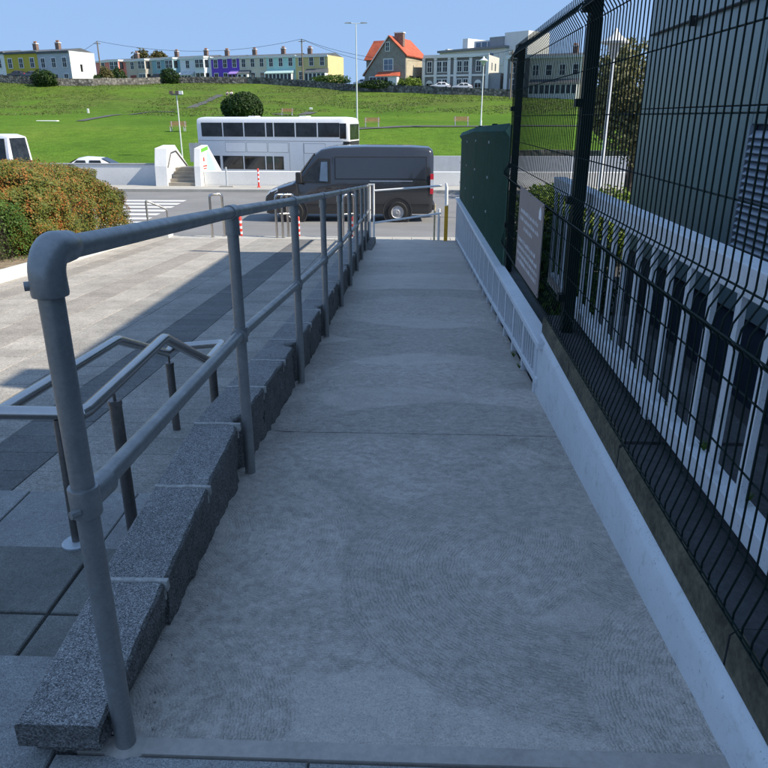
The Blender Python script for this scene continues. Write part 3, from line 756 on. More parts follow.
# ------------------------------------------------------------------ yard and the tall clad building on the right
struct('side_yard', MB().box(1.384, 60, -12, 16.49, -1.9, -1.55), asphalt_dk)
BX, BY0, BY1, BZ1 = 3.66, -14, 12.4, 5.36
bld = thing('clad_building', 'tall building clad in smooth blue-grey panels behind the fences', 'building', (BX, 16, -1.55))
MB().box(BX+.06, 19, BY0, BY1-.06, -1.6, BZ1-.02).build('wall', mat('dark_navy_wall', (.022, .035, .055), .6, .2), bld, False, world=True)
panel_m = mat('blue_grey_cladding', (.18, .235, .245), .34, .06, .7, 12, .04, 0, 0, .1)
zs = [(-.62, -.16), (-.145, 1.56), (1.575, 3.30), (3.315, 5.04), (5.055, 5.35)]
y = BY1
pw = 4.08
for i in range(6):
    for zi, (z0, z1) in enumerate(zs):
        ya_, yb_ = y-pw+.006, y-.006
        if i == 1 and zi in (1,):      # the louvre takes this bay
            z0 = 1.38
        MB().box(BX, BX+.07, ya_ if not (i == 1 and zi == 1) else ya_, yb_, z0, z1).build('cladding_panel', panel_m, bld, False, world=True, bevel=.006)
    y -= pw
for z0, z1 in zs:
    for x in (BX+.004, BX+4.7, BX+9.4): MB().box(x, x+4.68, BY1-.05, BY1, z0, z1).build('cladding_panel', panel_m, bld, False, world=True, bevel=.006)
louv = mat('louvre_blades', (.30, .33, .37), .45, .1, 3, 20, .05, 0, 0, .3)
frame = MB().box(BX-.02, BX+.05, 8.30, 8.34, -.145, 1.37)
lf = frame.build('louvre_frame', louv, bld, False, world=True)
lb = MB().add([(-.03, -2.9, -.045), (-.03, 2.9, -.045), (.04, 2.9, .02), (.04, -2.9, .02), (-.03, -2.9, -.035), (-.03, 2.9, -.035), (.04, 2.9, .03), (.04, -2.9, .03)], [(0,3,2,1),(4,5,6,7),(0,1,5,4),(1,2,6,5),(2,3,7,6),(3,0,4,7)]).mesh('louvre_blade', louv, False)
for k in range(19): linked('louvre_blade', lb, bld, (.0, 5.38-16, -.10+k*.077+1.55))
MB().box(BX-.10, 19.1, BY0, BY1+.10, BZ1, BZ1+.18).build('parapet_cap', mat('grey_flashing', (.2, .21, .22), .5), bld, False, world=True)
MB().tube([(BX+.05, BY1, BZ1+.1), (BX+.05, BY1, BZ1+1.1)], .07, 8).build('roof_shadow_pole', MATS['grey_flashing'], bld, world=True)  # pole added out of view to cast a thin shadow dash on the plaza
MB().box(BX-.05, BX+.5, 3.7, 4.2, BZ1+.15, BZ1+.5).build('roof_shadow_box', MATS['grey_flashing'], bld, False, world=True)  # box added out of view to cast a small shadow patch on the plaza
MB().tube([(BX-.03, 12.2, 2.62), (BX-.03, 6, 2.66)], .018, 6).build('cable', rubber, bld, world=True)
MB().box(BX-.08, BX, 10.4, 10.48, 2.56, 2.68).build('bracket', rubber, bld, False, world=True)
# ------------------------------------------------------------------ promenade wall with stile, across the road
white_r = mat('white_render', (.74, .74, .73), .7, .06, .8, 12, .05, .1, 20)
WY = 39.25
pw_r = thing('promenade_wall', 'low white rendered wall behind the dark van, right of the stile', 'wall', (0, WY, -2.0))
MB().box(-11.18, 60, WY, WY+.32, -3.0, -1.27).build('wall_body', white_r, pw_r, False, world=True, bevel=.02)
MB().box(1.2, 40, 49.0, 49.3, -2.2, -.95).build('rear_wall', mat('pale_grey_wall', (.52, .54, .56), .8, .08), pw_r, False, world=True)
pw_l = thing('promenade_wall', 'taller white rendered wall left of the stile steps', 'wall', (-20, WY+.6, -2.0))
MB().box(-60, -13.7, WY+.9, WY+1.2, -3.0, -1.0).build('wall_body', white_r, pw_l, False, world=True, bevel=.02)
MB().box(-60, -13.75, WY+.86, WY+1.24, -.996, -.94).build('wall_cap', mat('grey_wall_cap', (.35, .36, .37), .8), pw_l, False, world=True)
def pier(x0, x1, label):
    t = thing('stile_pier', label, 'pier', ((x0+x1)/2, WY, -2.0), 0, 'white stile piers')
    MB().prism([(WY-.55, -2.0), (WY+.0, -3.0), (WY+4.3, -3.0), (WY+4.3, -1.75), (WY+1.25, .02), (WY-.15, -.10), (WY-.45, -1.0)], 'x', x0, x1).build('pier_body', white_r, t, False, world=True, bevel=.02)
    return t
pl1 = pier(-13.66, -13.0, 'plain white stile pier left of the steps')
pr1 = pier(-11.55, -11.2, 'white stile pier with coloured panel right of the steps')
pts = [(-12.97, WY-.35, -1.05), (-12.97, WY+.35, -.35), (-12.97, WY+1.2, -.28), (-12.97, WY+3.6, -1.45)]
MB().tube(bend(pts, .06), .035, 8).build('handrail', stain_dark, pl1, world=True)
pgreen = mat('green_print', (.16, .50, .05), .5, .05); pcyan = mat('pale_turquoise_print', (.50, .74, .74), .5, .12, .6); pred = mat('red_print', (.60, .08, .05), .5)
MB().add([(-11.196, WY-.10, -.32), (-11.196, WY+1.25, -.22), (-11.196, WY+1.25, -.03), (-11.196, WY-.10, -.13)], [(0,1,2,3)]).build('green_band', pgreen, pr1, False, world=True)
MB().add([(-11.196, WY+.75, -1.45), (-11.196, WY+2.9, -1.45), (-11.196, WY+1.28, -.28), (-11.196, WY+.95, -.28)], [(0,1,2,3)]).build('turquoise_panel', pcyan, pr1, False, world=True)
for k, (a, b, z, h) in enumerate(((.15, .42, -.78, .20), (.05, .80, -1.06, .07), (.12, .70, -1.18, .06))):
    MB().add([(-11.195, WY+a, z), (-11.195, WY+b, z), (-11.195, WY+b, z+h), (-11.195, WY+a, z+h)], [(0,1,2,3)]).build('print_mark', pred, pr1, False, world=True)
stl = thing('stile_steps', 'brown concrete steps rising between the two white piers', 'steps', (-12.3, WY, -2.0))
stp = mat('buff_concrete_step', (.34, .30, .24), .9, .15, 2, 20, .15)
for k in range(5): MB().box(-12.99, -11.56, WY-.45+.34*k, WY+2.2, -2.0+.17*k+.001, -2.0+.17*(k+1)).build('step', stp, stl, False, world=True)
# small signs at the stile
def plate_sign(x, y, z0, w, h, zt, label, m):
    t = thing('plate_sign', label, 'sign', (x, y, z0))
    MB().tube([(0,0,0), (0,0,zt-z0)], .03, 8).build('pole', galv_lt, t)
    MB().box(-w/2, w/2, -.03, -.01, zt-z0-h, zt-z0-.02).build('plate', m, t, False)
    return t
plate_sign(-12.9, 44.2, -2.1, .85, 1.1, .02, 'small grey information plate on a pole behind the stile', mat('grey_plate', (.30, .33, .35), .5))
t = thing('bollard_post', 'plain grey steel post on far footpath before coloured pier', 'post', (-9.75, 38.4, -2.0))
MB().tube([(0,0,0), (0,0,1.0)], .05, 10).build('shaft', galv_lt, t); MB().box(-.35, .35, -.2, .2, 0, .06).build('foot', pave_con, t, False)

# ------------------------------------------------------------------ traffic wands and hoops along the kerb
def wand(x, y, z, h, label, group):
    t = thing('traffic_wand', label, 'bollard', (x, y, z), 0, group)
    MB().lathe([(.10, 0), (.10, .02), (.06, .05), (.045, .06), (.045, h-.02), (.03, h)], (0,0,0), 'z', 12).build('body', red_plastic, t)
    for k in range(3):
        a = h*(.28+.22*k); MB().lathe([(.0455, a), (.0475, a), (.0475, a+h*.10), (.0455, a+h*.10)], (0,0,0), 'z', 12).build('reflective_band', white_plastic, t)
G1 = 'red wands along the near kerb'
for px, lab in ((164.5, 'red traffic wand beyond the hedge kerb end'), (241, 'red and white traffic wand beside the single steel hoop'), (298.5, 'red and white traffic wand beside the double hoop'), (353.5, 'red and white traffic wand near the ramp barrier')):
    p = at(px, 237, 17.6); wand(p.x, 17.6, QZ(17.6), .60 if px > 200 else .42, lab, G1)
p = at(259, 189, 38.2); wand(p.x, 38.2, -2.0, .95, 'red and white wand on far footpath before white wall', None)
def hoop(px, label, w=.30):
    p = at(px, 238, 16.85)
    t = thing('steel_hoop', label, 'bollard', (p.x, 16.85, PZ(16.6)), R(35), 'steel hoops along the kerb')
    MB().tube(bend([(-w/2,0,0), (-w/2,0,.98), (w/2,0,.98), (w/2,0,0)], .07), .028, 10).build('hoop', stainless, t)
    MB().tube([(-w/2,0,.55), (w/2,0,.55)], .015, 8).build('cross_bar', stainless, t)
    for s_ in (-1, 1): MB().lathe([(.055, 0), (.055, .012), (.0, .013)], (s_*w/2, 0, 0), 'z', 12).build('foot_plate', stainless, t)
hoop(219, 'stainless hoop bollard nearest the hedge'); hoop(283, 'stainless hoop bollard in front of the van cab'); hoop(289, 'second stainless hoop bollard in front of the van cab'); hoop(349, 'stainless hoop bollard beside the ramp railing')
# kerb beside the hedge
hk = struct('bed_kerb', MB().add([(-6.35,3.2,-1.6),(-6.12,3.2,-1.6),(-6.12,17.0,-1.6),(-6.35,17.0,-1.6),(-6.35,3.2,PZ(3.2)+.13),(-6.12,3.2,PZ(3.2)+.13),(-6.12,17.0,PZ(17)+.16),(-6.35,17.0,PZ(17)+.16)],
    [(0,3,2,1),(4,5,6,7),(0,1,5,4),(1,2,6,5),(2,3,7,6),(3,0,4,7)]), mat('pale_kerb', (.62, .62, .60), .8, .08, 2, 30, .08), bevel=.02)
bedm = MB(); nb = 24
for j in range(nb+1):
    for i in range(nb+1):
        x = -26+19.66*i/nb; y = 3+14*j/nb; bedm.v.append((x, y, PZ(y)+.08+.05*mnoise.noise(Vector((x*2, y*2, 0)))))
for j in range(nb):
    for i in range(nb): a = j*(nb+1)+i; bedm.f.append((a, a+1, a+nb+2, a+nb+1))
struct('planting_bed', bedm, soil, smooth=True)
kh = thing('kerb_handrail', 'short grey steel handrail at street end of the hedge kerb', 'handrail', (-6.3, 17, PZ(17)))
MB().tube(bend([(-6.25, 16.9, PZ(17)-.1), (-6.25, 16.9, PZ(17)+.85), (-5.85, 17.15, PZ(17)+.62), (-5.85, 17.15, PZ(17)-.3)], .05), .024, 10).build('rail', galv, kh, world=True)
MB().box(-6.1, -5.7, 16.62, 16.98, PZ(17)-.1, PZ(17)+.16).build('kerb_end', MATS['pale_kerb'], kh, False, world=True)

# ------------------------------------------------------------------ vehicles
tyre_m = rubber; rim_m = mat('steel_rim', (.42, .42, .43), .4, .1, 8, 30, .1, 0, 0, .3)
def wheel(parent, x, y, r, w=.22, side=-1):
    o = MB().lathe([(r*.62, -w/2), (r*.93, -w/2), (r, -w*.33), (r, w*.33), (r*.93, w/2), (r*.62, w/2)], (x, y, r), 'y', 24, False).build('wheel', tyre_m, parent)
    MB().lathe([(.0, -.02), (r*.18, -.03), (r*.22, .0), (r*.50, .02), (r*.60, -.012), (r*.64, -.012), (r*.64, .03), (0, .03)], (x, y+side*(w/2-.02), r), 'y', 24).build('rim', rim_m, o)
    return o
def loft(secs):        # secs: (x, [(y,z)...]) closed rings
    mb = MB(); n = len(secs[0][1])
    for x, ring in secs: mb.v += [(x, y, z) for y, z in ring]
    for i in range(len(secs)-1):
        for k in range(n): q = i*n+k; r_ = i*n+(k+1) % n; mb.f.append((q, r_, r_+n, q+n))
    mb.f += [tuple(reversed(range(n))), tuple(range((len(secs)-1)*n, len(secs)*n))]
    return mb
def vring(zb, zt, w, wt, belt):
    belt = min(belt, zt-.06); e = min(.14, (zt-zb)*.2)
    h = [(w*.93, zb), (w, zb+.10), (w, (zb+belt)/2), (w-.005, belt), (wt+.02, zt-e), (wt-.05, zt-e*.28), (wt-.2, zt), (wt*.4, zt+.015)]
    return [(-y, z) for y, z in h] + [(y, z) for y, z in reversed(h)]
def make_van(label, loc, rz):
    t = thing('panel_van', label, 'van', loc, rz)
    paint = mat('dark_grey_van_paint', (.040, .042, .048), .16, .06, 2, 10, .03, 0, 0, .35, 0, .7)
    paint.node_tree.nodes['Principled BSDF'].inputs['Coat Weight'].default_value = .8
    trim = mat('black_van_trim', (.02, .02, .022), .6)
    st = [(0.00, .42, .78, .80, .70), (.06, .30, .92, .93, .85), (.22, .28, 1.08, .98, .90), (.55, .28, 1.20, .99, .90), (1.00, .28, 1.33, .99, .86), (1.12, .28, 1.43, .99, .84), (1.45, .28, 1.86, .99, .82), (1.78, .28, 2.27, .99, .82),
          (2.05, .28, 2.46, .99, .83), (2.5, .28, 2.55, .99, .85), (3.6, .28, 2.58, .99, .86), (5.2, .28, 2.57, .99, .86), (5.80, .28, 2.53, .985, .85), (5.93, .34, 2.44, .95, .82), (5.97, .42, 2.30, .92, .80)]
    loft([(x, vring(zb, zt, w, wt, 1.32)) for x, zb, zt, w, wt in st]).build('body', paint, t)
    def sy(z, zt=2.56, w=.99, wt=.86): # y of the near flank at height z
        e = .14
        return -(w if z < 1.32 else w+(wt+.02-w)*(z-1.32)/(zt-e-1.32))
    def patch(pts, nm, m, off=.008, far=False, par=t):
        mb = MB()
        for s_ in (1, -1):
            b = len(mb.v); mb.v += [(x, s_*(sy(z, q[2] if len(q) > 2 else 2.56)-off), z) for q in pts for x, z in (q[:2],)]
            f = list(range(b, b+len(pts))); mb.f.append(tuple(f if s_ == 1 else reversed(f)))
            if not far: break
        return mb.build(nm, m, par, False)
    for far in (False,):
        w1 = patch([(1.34, 1.40, 2.3), (2.32, 1.36), (2.32, 2.12), (1.98, 2.12, 2.46), (1.62, 1.78, 2.3)], 'side_window', glass_dk, .012)
        patch([(1.28, 1.36, 2.3), (2.37, 1.32), (2.37, 2.16), (1.95, 2.17, 2.46), (1.57, 1.80, 2.3)], 'window_seal', trim, .007)
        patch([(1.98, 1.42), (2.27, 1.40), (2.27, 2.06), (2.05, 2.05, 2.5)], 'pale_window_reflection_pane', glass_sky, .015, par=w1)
    for x0, x1, z0, z1 in ((2.55, 5.70, 1.50, 2.20),):
        patch([(x0, z0), (x1, z0), (x1, z1), (x0, z1)], 'side_panel', paint, .010)
        patch([(x0-.03, z0-.03), (x1+.03, z0-.03), (x1+.03, z1+.03), (x0-.03, z1+.03)], 'panel_groove', trim, .003)
    for x in (1.22, 2.45, 3.72): patch([(x-.008, .45), (x+.008, .45), (x+.008, 2.22), (x-.008, 2.22)] if x > 2 else [(x-.008, .45), (x+.008, .45), (x+.008, 1.34), (x-.008, 1.34)], 'door_gap', trim, .004)
    patch([(3.75, 1.40), (5.25, 1.40), (5.25, 1.43), (3.75, 1.43)], 'door_track', mat('silver_trim', (.5, .5, .52), .3, .05, 5, 20, .05, 0, 0, .8), .012)
    patch([(.35, .55), (5.85, .55), (5.85, .62), (.35, .62)], 'rubbing_strip', trim, .014)
    patch([(2.20, 1.14), (2.40, 1.14), (2.40, 1.19), (2.20, 1.19)], 'door_handle', trim, .02)
    MB().box(1.18, 1.38, -1.24, -1.02, 1.35, 1.72).build('mirror', trim, t, True, bevel=.03)
    # windscreen, lamps, grille, bumpers
    MB().add([(1.10, -.80, 1.425), (1.10, .80, 1.425), (1.80, .74, 2.30), (1.80, -.74, 2.30)], [(0,1,2,3)]).build('windscreen', glass_dk, t, False).location = (-.012, 0, .02)
    lamp = mat('lamp_glass', (.62, .65, .68), .12, .1, 8, 20, .05, 0, 0, 0, 0, .8)
    for s_ in (-1, 1):
        MB().add([(.05, s_*.70, .80), (.10, s_*.93, .82), (.52, s_*.992, 1.06), (.50, s_*.90, 1.17), (.18, s_*.76, 1.05)], [(0,1,2,3,4) if s_ < 0 else (4,3,2,1,0)]).build('headlight', lamp, t, False).location = (-.015, s_*.012, .012)
        MB().box(5.86, 5.975, s_*.99-.035 if s_ > 0 else -1.005, 1.005 if s_ > 0 else -.955, .98, 1.66).build('tail_light', mat('tail_lamp_red', (.62, .03, .05), .2), t, False)
        MB().box(5.865, 5.978, s_*.97-.02 if s_ > 0 else -1.008, 1.008 if s_ > 0 else -.952, 1.17, 1.47).build('tail_light_white', lamp, t, False)
    MB().box(-.02, .04, -.60, .60, .52, .78).build('grille', trim, t, False)
    MB().box(5.90, 6.06, -.92, .92, .42, .60).build('rear_bumper', trim, t, False)
    for x in (1.02, 4.72):
        MB().lathe([(0, -.004), (.47, -.004), (.47, .01), (0, .01)], (x, -.995, .36), 'y', 32).build('wheel_arch', trim, t)
        o = wheel(t, x, -.935, .36, .24)
        MB().lathe([(.475, -.02), (.52, -.024), (.53, .0), (.475, .0)], (x, -.99, .38), 'y', 32, False).build('arch_lip', paint, t)
        wheel(t, x, .88, .36, .24, 1)
    return t
p0 = at(265, 221, 25.4)
van = make_van('dark grey long panel van parked across the end of the ramp', (p0.x-.06, 26.6, QZ(26.2)), R(1.5))
# double deck coach
def make_bus(loc, rz):
    t = thing('double_decker_bus', 'plain white double-decker bus parked behind the white wall', 'bus', loc, rz)
    wh = mat('white_bus_paint', (.78, .785, .79), .35, .03, 1, 10, .03); seam = mat('grey_seam', (.30, .31, .33), .6); blk = mat('black_bus_trim', (.025,)*3, .6)
    L, W, Hh = 9.75, 2.5, 4.28
    secs = []
    def ring(zt, w, zb=.30):
        h = [(w-.04, zb), (w, zb+.15), (w, zt-.45), (w-.03, zt-.16), (w-.12, zt-.04), (w-.3, zt), (.3, zt+.03)]
        return [(-y, z) for y, z in h] + [(y, z) for y, z in reversed(h)]
    for x, zt, w, zb in ((0, Hh-.16, 1.12, .4), (.05, Hh-.05, 1.22, .32), (.25, Hh, 1.25, .3), (9.2, Hh, 1.25, .3), (9.6, Hh-.04, 1.23, .3), (9.72, Hh-.16, 1.17, .34), (9.75, Hh-.3, 1.1, .4)): secs.append((x, ring(zt, w, zb)))
    loft(secs).build('body', wh, t)
    def side(x0, x1, z0, z1, nm, m, off=.012, par=t): return MB().box(x0, x1, -1.25-off, -1.24, z0, z1).build(nm, m, par, False, bevel=.0)
    ups = [(.35, 1.72), (1.80, 3.10), (3.18, 4.52), (4.60, 5.02), (5.10, 6.40), (6.48, 7.78), (7.86, 9.18)]
    for a, b in ups:
        o = side(a, b, 3.18, 3.98, 'upper_window', blk, .010); side(a+.05, b-.05, 3.22, 3.95, 'glass', glass_dk, .016, o)
    for a, b in ((.95, 1.45), (1.62, 2.98), (3.06, 4.42), (4.50, 4.92), (5.0, 5.62)):
        o = side(a, b, 1.28, 2.06, 'lower_window', blk, .010); side(a+.05, b-.05, 1.32, 2.02, 'glass', glass_dk, .016, o)
    for a, b, c, d in ((1.85, 3.20, 2.28, 2.86), (3.25, 4.60, 2.28, 2.86), (4.65, 5.95, 2.28, 2.86), (6.95, 8.30, 2.25, 2.82)):
        o = side(a, b, c, d, 'side_panel', seam, .006); side(a+.025, b-.025, c+.025, d-.025, 'panel_face', wh, .011, o)
    for x in (6.0, 6.9): side(x, x+.03, .6, 2.85, 'door_seam', seam, .007)
    side(.1, 9.6, 2.93, 2.96, 'waist_moulding', seam, .01); side(.3, 5.9, 1.12, 1.15, 'skirt_moulding', seam, .008)
    # front end, facing right
    o = MB().box(9.70, 9.765, -1.0, 1.0, 3.02, 3.92).build('upper_windscreen', glass_dk, t, False, bevel=.02)
    MB().box(9.70, 9.765, -1.0, 1.0, 1.3, 2.55).build('lower_windscreen', glass_dk, t, False, bevel=.02)
    MB().box(9.2, 9.60, -1.262, -1.24, 3.1, 3.95).build('corner_window', glass_dk, t, False)
    MB().box(9.72, 9.80, -.9, .9, 2.66, 2.95).build('destination_box', blk, t, False)
    MB().box(9.45, 9.85, -1.46, -1.2, 2.55, 2.95).build('mirror', blk, t, False, bevel=.03)
    for x in (2.0, 7.6):
        MB().lathe([(0, -.02), (.62, -.02), (.62, 0), (0, 0)], (x, -1.252, .52), 'y', 28).build('wheel_arch', blk, t); wheel(t, x, -1.18, .5, .28); wheel(t, x, 1.1, .5, .28, 1)
    for x in (3.1, 6.4): MB().box(x, x+.5, -.4, .4, 4.28, 4.36).build('roof_hatch', wh, t, False, bevel=.03)
    return t
pb = at(196, 185, 46.6)
make_bus((pb.x+.75, 47.2, -2.85), R(-11))
# car builder, used for the parked cars
def make_car(name, label, cat, loc, rz, colr, L=4.2, Hc=1.48, van=False, group=None, lowpoly=False):
    t = thing(name, label, cat, loc, rz, group)
    pm_ = mat('car_paint_%02d%02d%02d' % tuple(int(c*99) for c in colr), colr, .25, .04, 1, 6, .03, 0, 0, .1, 0, .7)
    if van: st = [(0, .35, .8, .78, .7), (.08, .25, .95, .90, .84), (.6, .25, 1.10, .92, .84), (1.25, .25, Hc-.12, .92, .76), (1.6, .25, Hc, .92, .76), (L-.5, .25, Hc, .92, .76), (L-.12, .25, Hc-.10, .91, .76), (L, .30, 1.0, .88, .74)]
    else: st = [(0, .35, .70, .70, .62), (.06, .25, .78, .82, .75), (.9, .22, .92, .87, .80), (1.05, .22, .98, .87, .76), (1.75, .22, Hc-.06, .87, .62), (2.1, .22, Hc, .87, .62), (L-1.1, .22, Hc-.05, .87, .62), (L-.25, .22, 1.0, .86, .70), (L, .32, .82, .76, .66)]
    loft([(x, vring(zb, zt, w, wt, .88 if not van else 1.02)) for x, zb, zt, w, wt in st]).build('body', pm_, t)
    z0, z1 = (.95, Hc-.18) if not van else (1.10, Hc-.22); wb_, wt_ = (.855, .66) if not van else (.90, .785)
    runs = ((1.38, 2.35), (2.45, L-.85)) if not van else ((1.3, 2.15), (2.25, 3.2), (3.3, L-.3))
    for s_ in (-1, 1):
        for a, b in runs:
            MB().add([(a, s_*(wb_+.012), z0), (b, s_*(wb_+.012), z0), (b-(.15 if not van else 0), s_*(wt_+.02), z1), (a+(.3 if a < 1.5 else 0), s_*(wt_+.02), z1)], [(0,1,2,3) if s_ < 0 else (3,2,1,0)]).build('side_window', glass_dk, t, False)
    xe = L-.02 if van else L-.52
    if van: MB().add([(L+.015, -.70, 1.05), (L+.015, .70, 1.05), (L-.105, .64, Hc-.20), (L-.105, -.64, Hc-.20)], [(0,1,2,3)]).build('rear_window', glass_dk, t, False)
    else: MB().add([(L-.32, -.62, 1.02), (L-.32, .62, 1.02), (L-1.0, .52, Hc-.09), (L-1.0, -.52, Hc-.09)], [(0,1,2,3)]).build('rear_window', glass_dk, t, False).location = (.03, 0, .03)
    fx0 = .68 if van else 1.08
    MB().add([(fx0, -.72, 1.12 if van else 1.0), (fx0, .72, 1.12 if van else 1.0), (fx0+.62, .60, Hc-.12), (fx0+.62, -.60, Hc-.12)], [(3,2,1,0)]).build('windscreen', glass_dk, t, False).location = (-.03, 0, .03)
    for s_ in (-1, 1):
        MB().box(L-.10, L+.01 if van else L-.02, s_*.62, s_*.84, .72, .92 if not van else 1.15).build('tail_light', MATS['tail_lamp_red'], t, False)
        MB().box(-.01 if van else .03, .14, s_*.50, s_*.78, .60, .74).build('headlight', MATS['lamp_glass'], t, False)
        for x in (.8, L-.8): wheel(t, x, s_*.80, .31, .19, s_)
    return t
p = at(-30, 150, 41.9)
make_car('camper_van', 'white camper van with dark windows seen above the hedge', 'van', (at(27, 150, 43).x-4.95, 43.6, LZ(-24)), R(-12), (.76, .77, .78), 4.9, 2.62, True)
make_car('parked_car', 'white hatchback behind taller white wall by the hedge end', 'car', (at(121, 160, 44.5).x-4.1, 44.2, -2.25), R(4), (.72, .73, .75), 4.1, 1.46)
# ------------------------------------------------------------------ plants
def leaf_mesh(name, centres, normals, size, m, aspect=.55, jitter=.5):
    n = len(centres); c = np.asarray(centres); nr = np.asarray(normals) + rng.normal(0, jitter, (n, 3))
    nr /= np.linalg.norm(nr, axis=1)[:, None]
    a = np.cross(nr, rng.normal(0, 1, (n, 3))); a /= np.linalg.norm(a, axis=1)[:, None]; b = np.cross(nr, a)
    s_ = size*rng.uniform(.6, 1.25, n)[:, None]
    v = np.stack([c-a*s_, c+b*s_*aspect, c+a*s_, c-b*s_*aspect], 1).reshape(-1, 3)
    me = bpy.data.meshes.new(name); me.vertices.add(4*n); me.vertices.foreach_set('co', v.astype(np.float32).ravel())
    me.loops.add(4*n); me.loops.foreach_set('vertex_index', np.arange(4*n, dtype=np.int32))
    me.polygons.add(n); me.polygons.foreach_set('loop_start', np.arange(0, 4*n, 4, dtype=np.int32)); me.polygons.foreach_set('loop_total', np.full(n, 4, dtype=np.int32))
    me.materials.append(m); me.update(calc_edges=True); return me
def blob_points(n, c, r, lump=.25, freq=1.5, shell=.35, flat=-1.0, seed=0):
    d = rng.normal(0, 1, (n*2, 3)); d /= np.linalg.norm(d, axis=1)[:, None]; d = d[d[:, 2] > flat][:n]
    k = np.array([1 + lump*mnoise.noise(Vector((x*freq+seed, y*freq, z*freq))) + .5*lump*mnoise.noise(Vector((x*freq*3, y*freq*3+seed, z*freq*3))) for x, y, z in d])
    t = (1 - shell*rng.random(len(d))**1.6)
    p = d*(k*t)[:, None]*np.array(r) + np.array(c)
    return p, d
def shrub(name, label, cat, loc, r, n, leaf, m, lump=.25, group=None, freq=1.6, core=True, jit=.6):
    t = thing(name, label, cat, loc, 0, group)
    p, d = blob_points(n, (0, 0, r[2]*.55), r, lump, freq, .4, -.75, rng.uniform(0, 50))
    p[:, 2] = np.maximum(p[:, 2], .02)
    o = bpy.data.objects.new('foliage', leaf_mesh('foliage', p, d, leaf, m, .55, jit)); col.objects.link(o); o.parent = t
    mb = MB()
    for k in range(5):
        a = k*1.26+.3; mb.tube([(0,0,-.05), (.25*r[0]*math.cos(a), .25*r[1]*math.sin(a), r[2]*.45), (.5*r[0]*math.cos(a), .5*r[1]*math.sin(a), r[2]*.95)], [.05*r[2], .03*r[2], .01*r[2]], 6)
    mb.build('stem', bark, t)
    return t
core_m = mat('hedge_core_dark', (.035, .034, .016), .95, .4, 8, 40, .4, .8, 30)
bark = mat('bark', (.09, .07, .05), .95, .3, 6, 30, .3, .6, 40)
lf_green = m_leaf('green_hedge_leaf', [(.2, (.020, .055, .010)), (.5, (.060, .125, .018)), (.8, (.13, .20, .03)), (1, (.20, .27, .05))], 1.6)
lf_orange = m_leaf('autumn_hedge_leaf', [(.16, (.035, .055, .012)), (.38, (.10, .14, .022)), (.55, (.17, .18, .032)), (.66, (.29, .17, .035)), (.76, (.44, .13, .035)), (.95, (.33, .20, .05))], 2.6)
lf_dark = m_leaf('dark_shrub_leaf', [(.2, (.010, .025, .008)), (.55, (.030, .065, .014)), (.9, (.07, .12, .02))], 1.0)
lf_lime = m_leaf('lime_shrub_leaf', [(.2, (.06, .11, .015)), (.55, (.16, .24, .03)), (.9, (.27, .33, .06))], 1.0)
lf_brown = m_leaf('brown_green_leaf', [(.2, (.05, .05, .02)), (.55, (.12, .11, .035)), (.9, (.20, .17, .06))], .6)

# the long clipped hedge left of the plaza: a leafy mass over a solid dark core and branches
def hedge(name, label, y0, y1, x0, x1, top, n, m, leaf, lump):
    t = thing(name, label, 'hedge', ((x0+x1)/2, (y0+y1)/2, PZ((y0+y1)/2)))
    u = rng.random((n, 2)); pts = np.zeros((n, 3)); nr = np.zeros((n, 3)); cx, cy = (x0+x1)/2, (y0+y1)/2
    a = (x1-x0)/2; b = (y1-y0)/2
    th = rng.random(n)*2*np.pi; ph = np.arccos(rng.random(n)**1.25)          # upper half of a superellipsoid
    e = .5
    sg = lambda v, q: np.sign(v)*np.abs(v)**q
    dx = sg(np.sin(ph), e)*sg(np.cos(th), e); dyv = sg(np.sin(ph), e)*sg(np.sin(th), e); dz = sg(np.cos(ph), e)
    k = np.array([1 + lump*(mnoise.noise(Vector((p*3.2, q*3.2, r_*3.2))) + .6*mnoise.noise(Vector((p*9, q*9, r_*9)))) for p, q, r_ in zip(dx*a*.6, dyv*b*.6, dz)])
    k *= 1-.13*rng.random(n)**1.5
    pts[:, 0] = cx+dx*a*k; pts[:, 1] = cy+dyv*b*k
    base = np.array([PZ(y) for y in pts[:, 1]])+.05
    hgt = np.array([top(y) for y in pts[:, 1]])-base
    pts[:, 2] = base + .03 + np.abs(dz)*hgt*k
    nr[:, 0] = dx*np.abs(dx); nr[:, 1] = dyv*np.abs(dyv); nr[:, 2] = dz*np.abs(dz)+.25
    l = np.array(t.location)
    o = bpy.data.objects.new('foliage', leaf_mesh('foliage', pts-l, nr, leaf, m, .5, .45)); col.objects.link(o); o.parent = t
    core = MB(); nu, nv = 28, 10
    for iv in range(nv+1):
        f_ = iv/nv*math.pi/2
        for iu in range(nu):
            q = iu/nu*2*math.pi; s1 = lambda v, w_: math.copysign(abs(v)**w_, v)
            x = cx+.84*a*s1(math.cos(f_), e)*s1(math.cos(q), e); y = cy+.84*b*s1(math.cos(f_), e)*s1(math.sin(q), e); zb_ = PZ(y)+.05
            core.v.append((x, y, zb_+.84*(top(y)-zb_)*s1(math.sin(f_), e)))
    for iv in range(nv):
        for iu in range(nu): core.f.append((iv*nu+iu, iv*nu+(iu+1) % nu, (iv+1)*nu+(iu+1) % nu, (iv+1)*nu+iu))
    core.build('dark_core', core_m, t, world=True)  # solid dark shell added behind the leaves to block see-through
    mb = MB()
    for q in range(14):
        x = rng.uniform(x0+.5, x1-.4); y = rng.uniform(y0+.4, y1-.4); z = PZ(y)
        for w in range(3):
            h = top(y)-z; mb.tube([(x, y, z), (x+rng.uniform(-.2, .2), y+rng.uniform(-.2, .2), z+h*.5), (x+rng.uniform(-.5, .5), y+rng.uniform(-.5, .5), z+h*.7)], [.03, .02, .006], 5)
    mb.build('stem', bark, t, world=True)
    return t
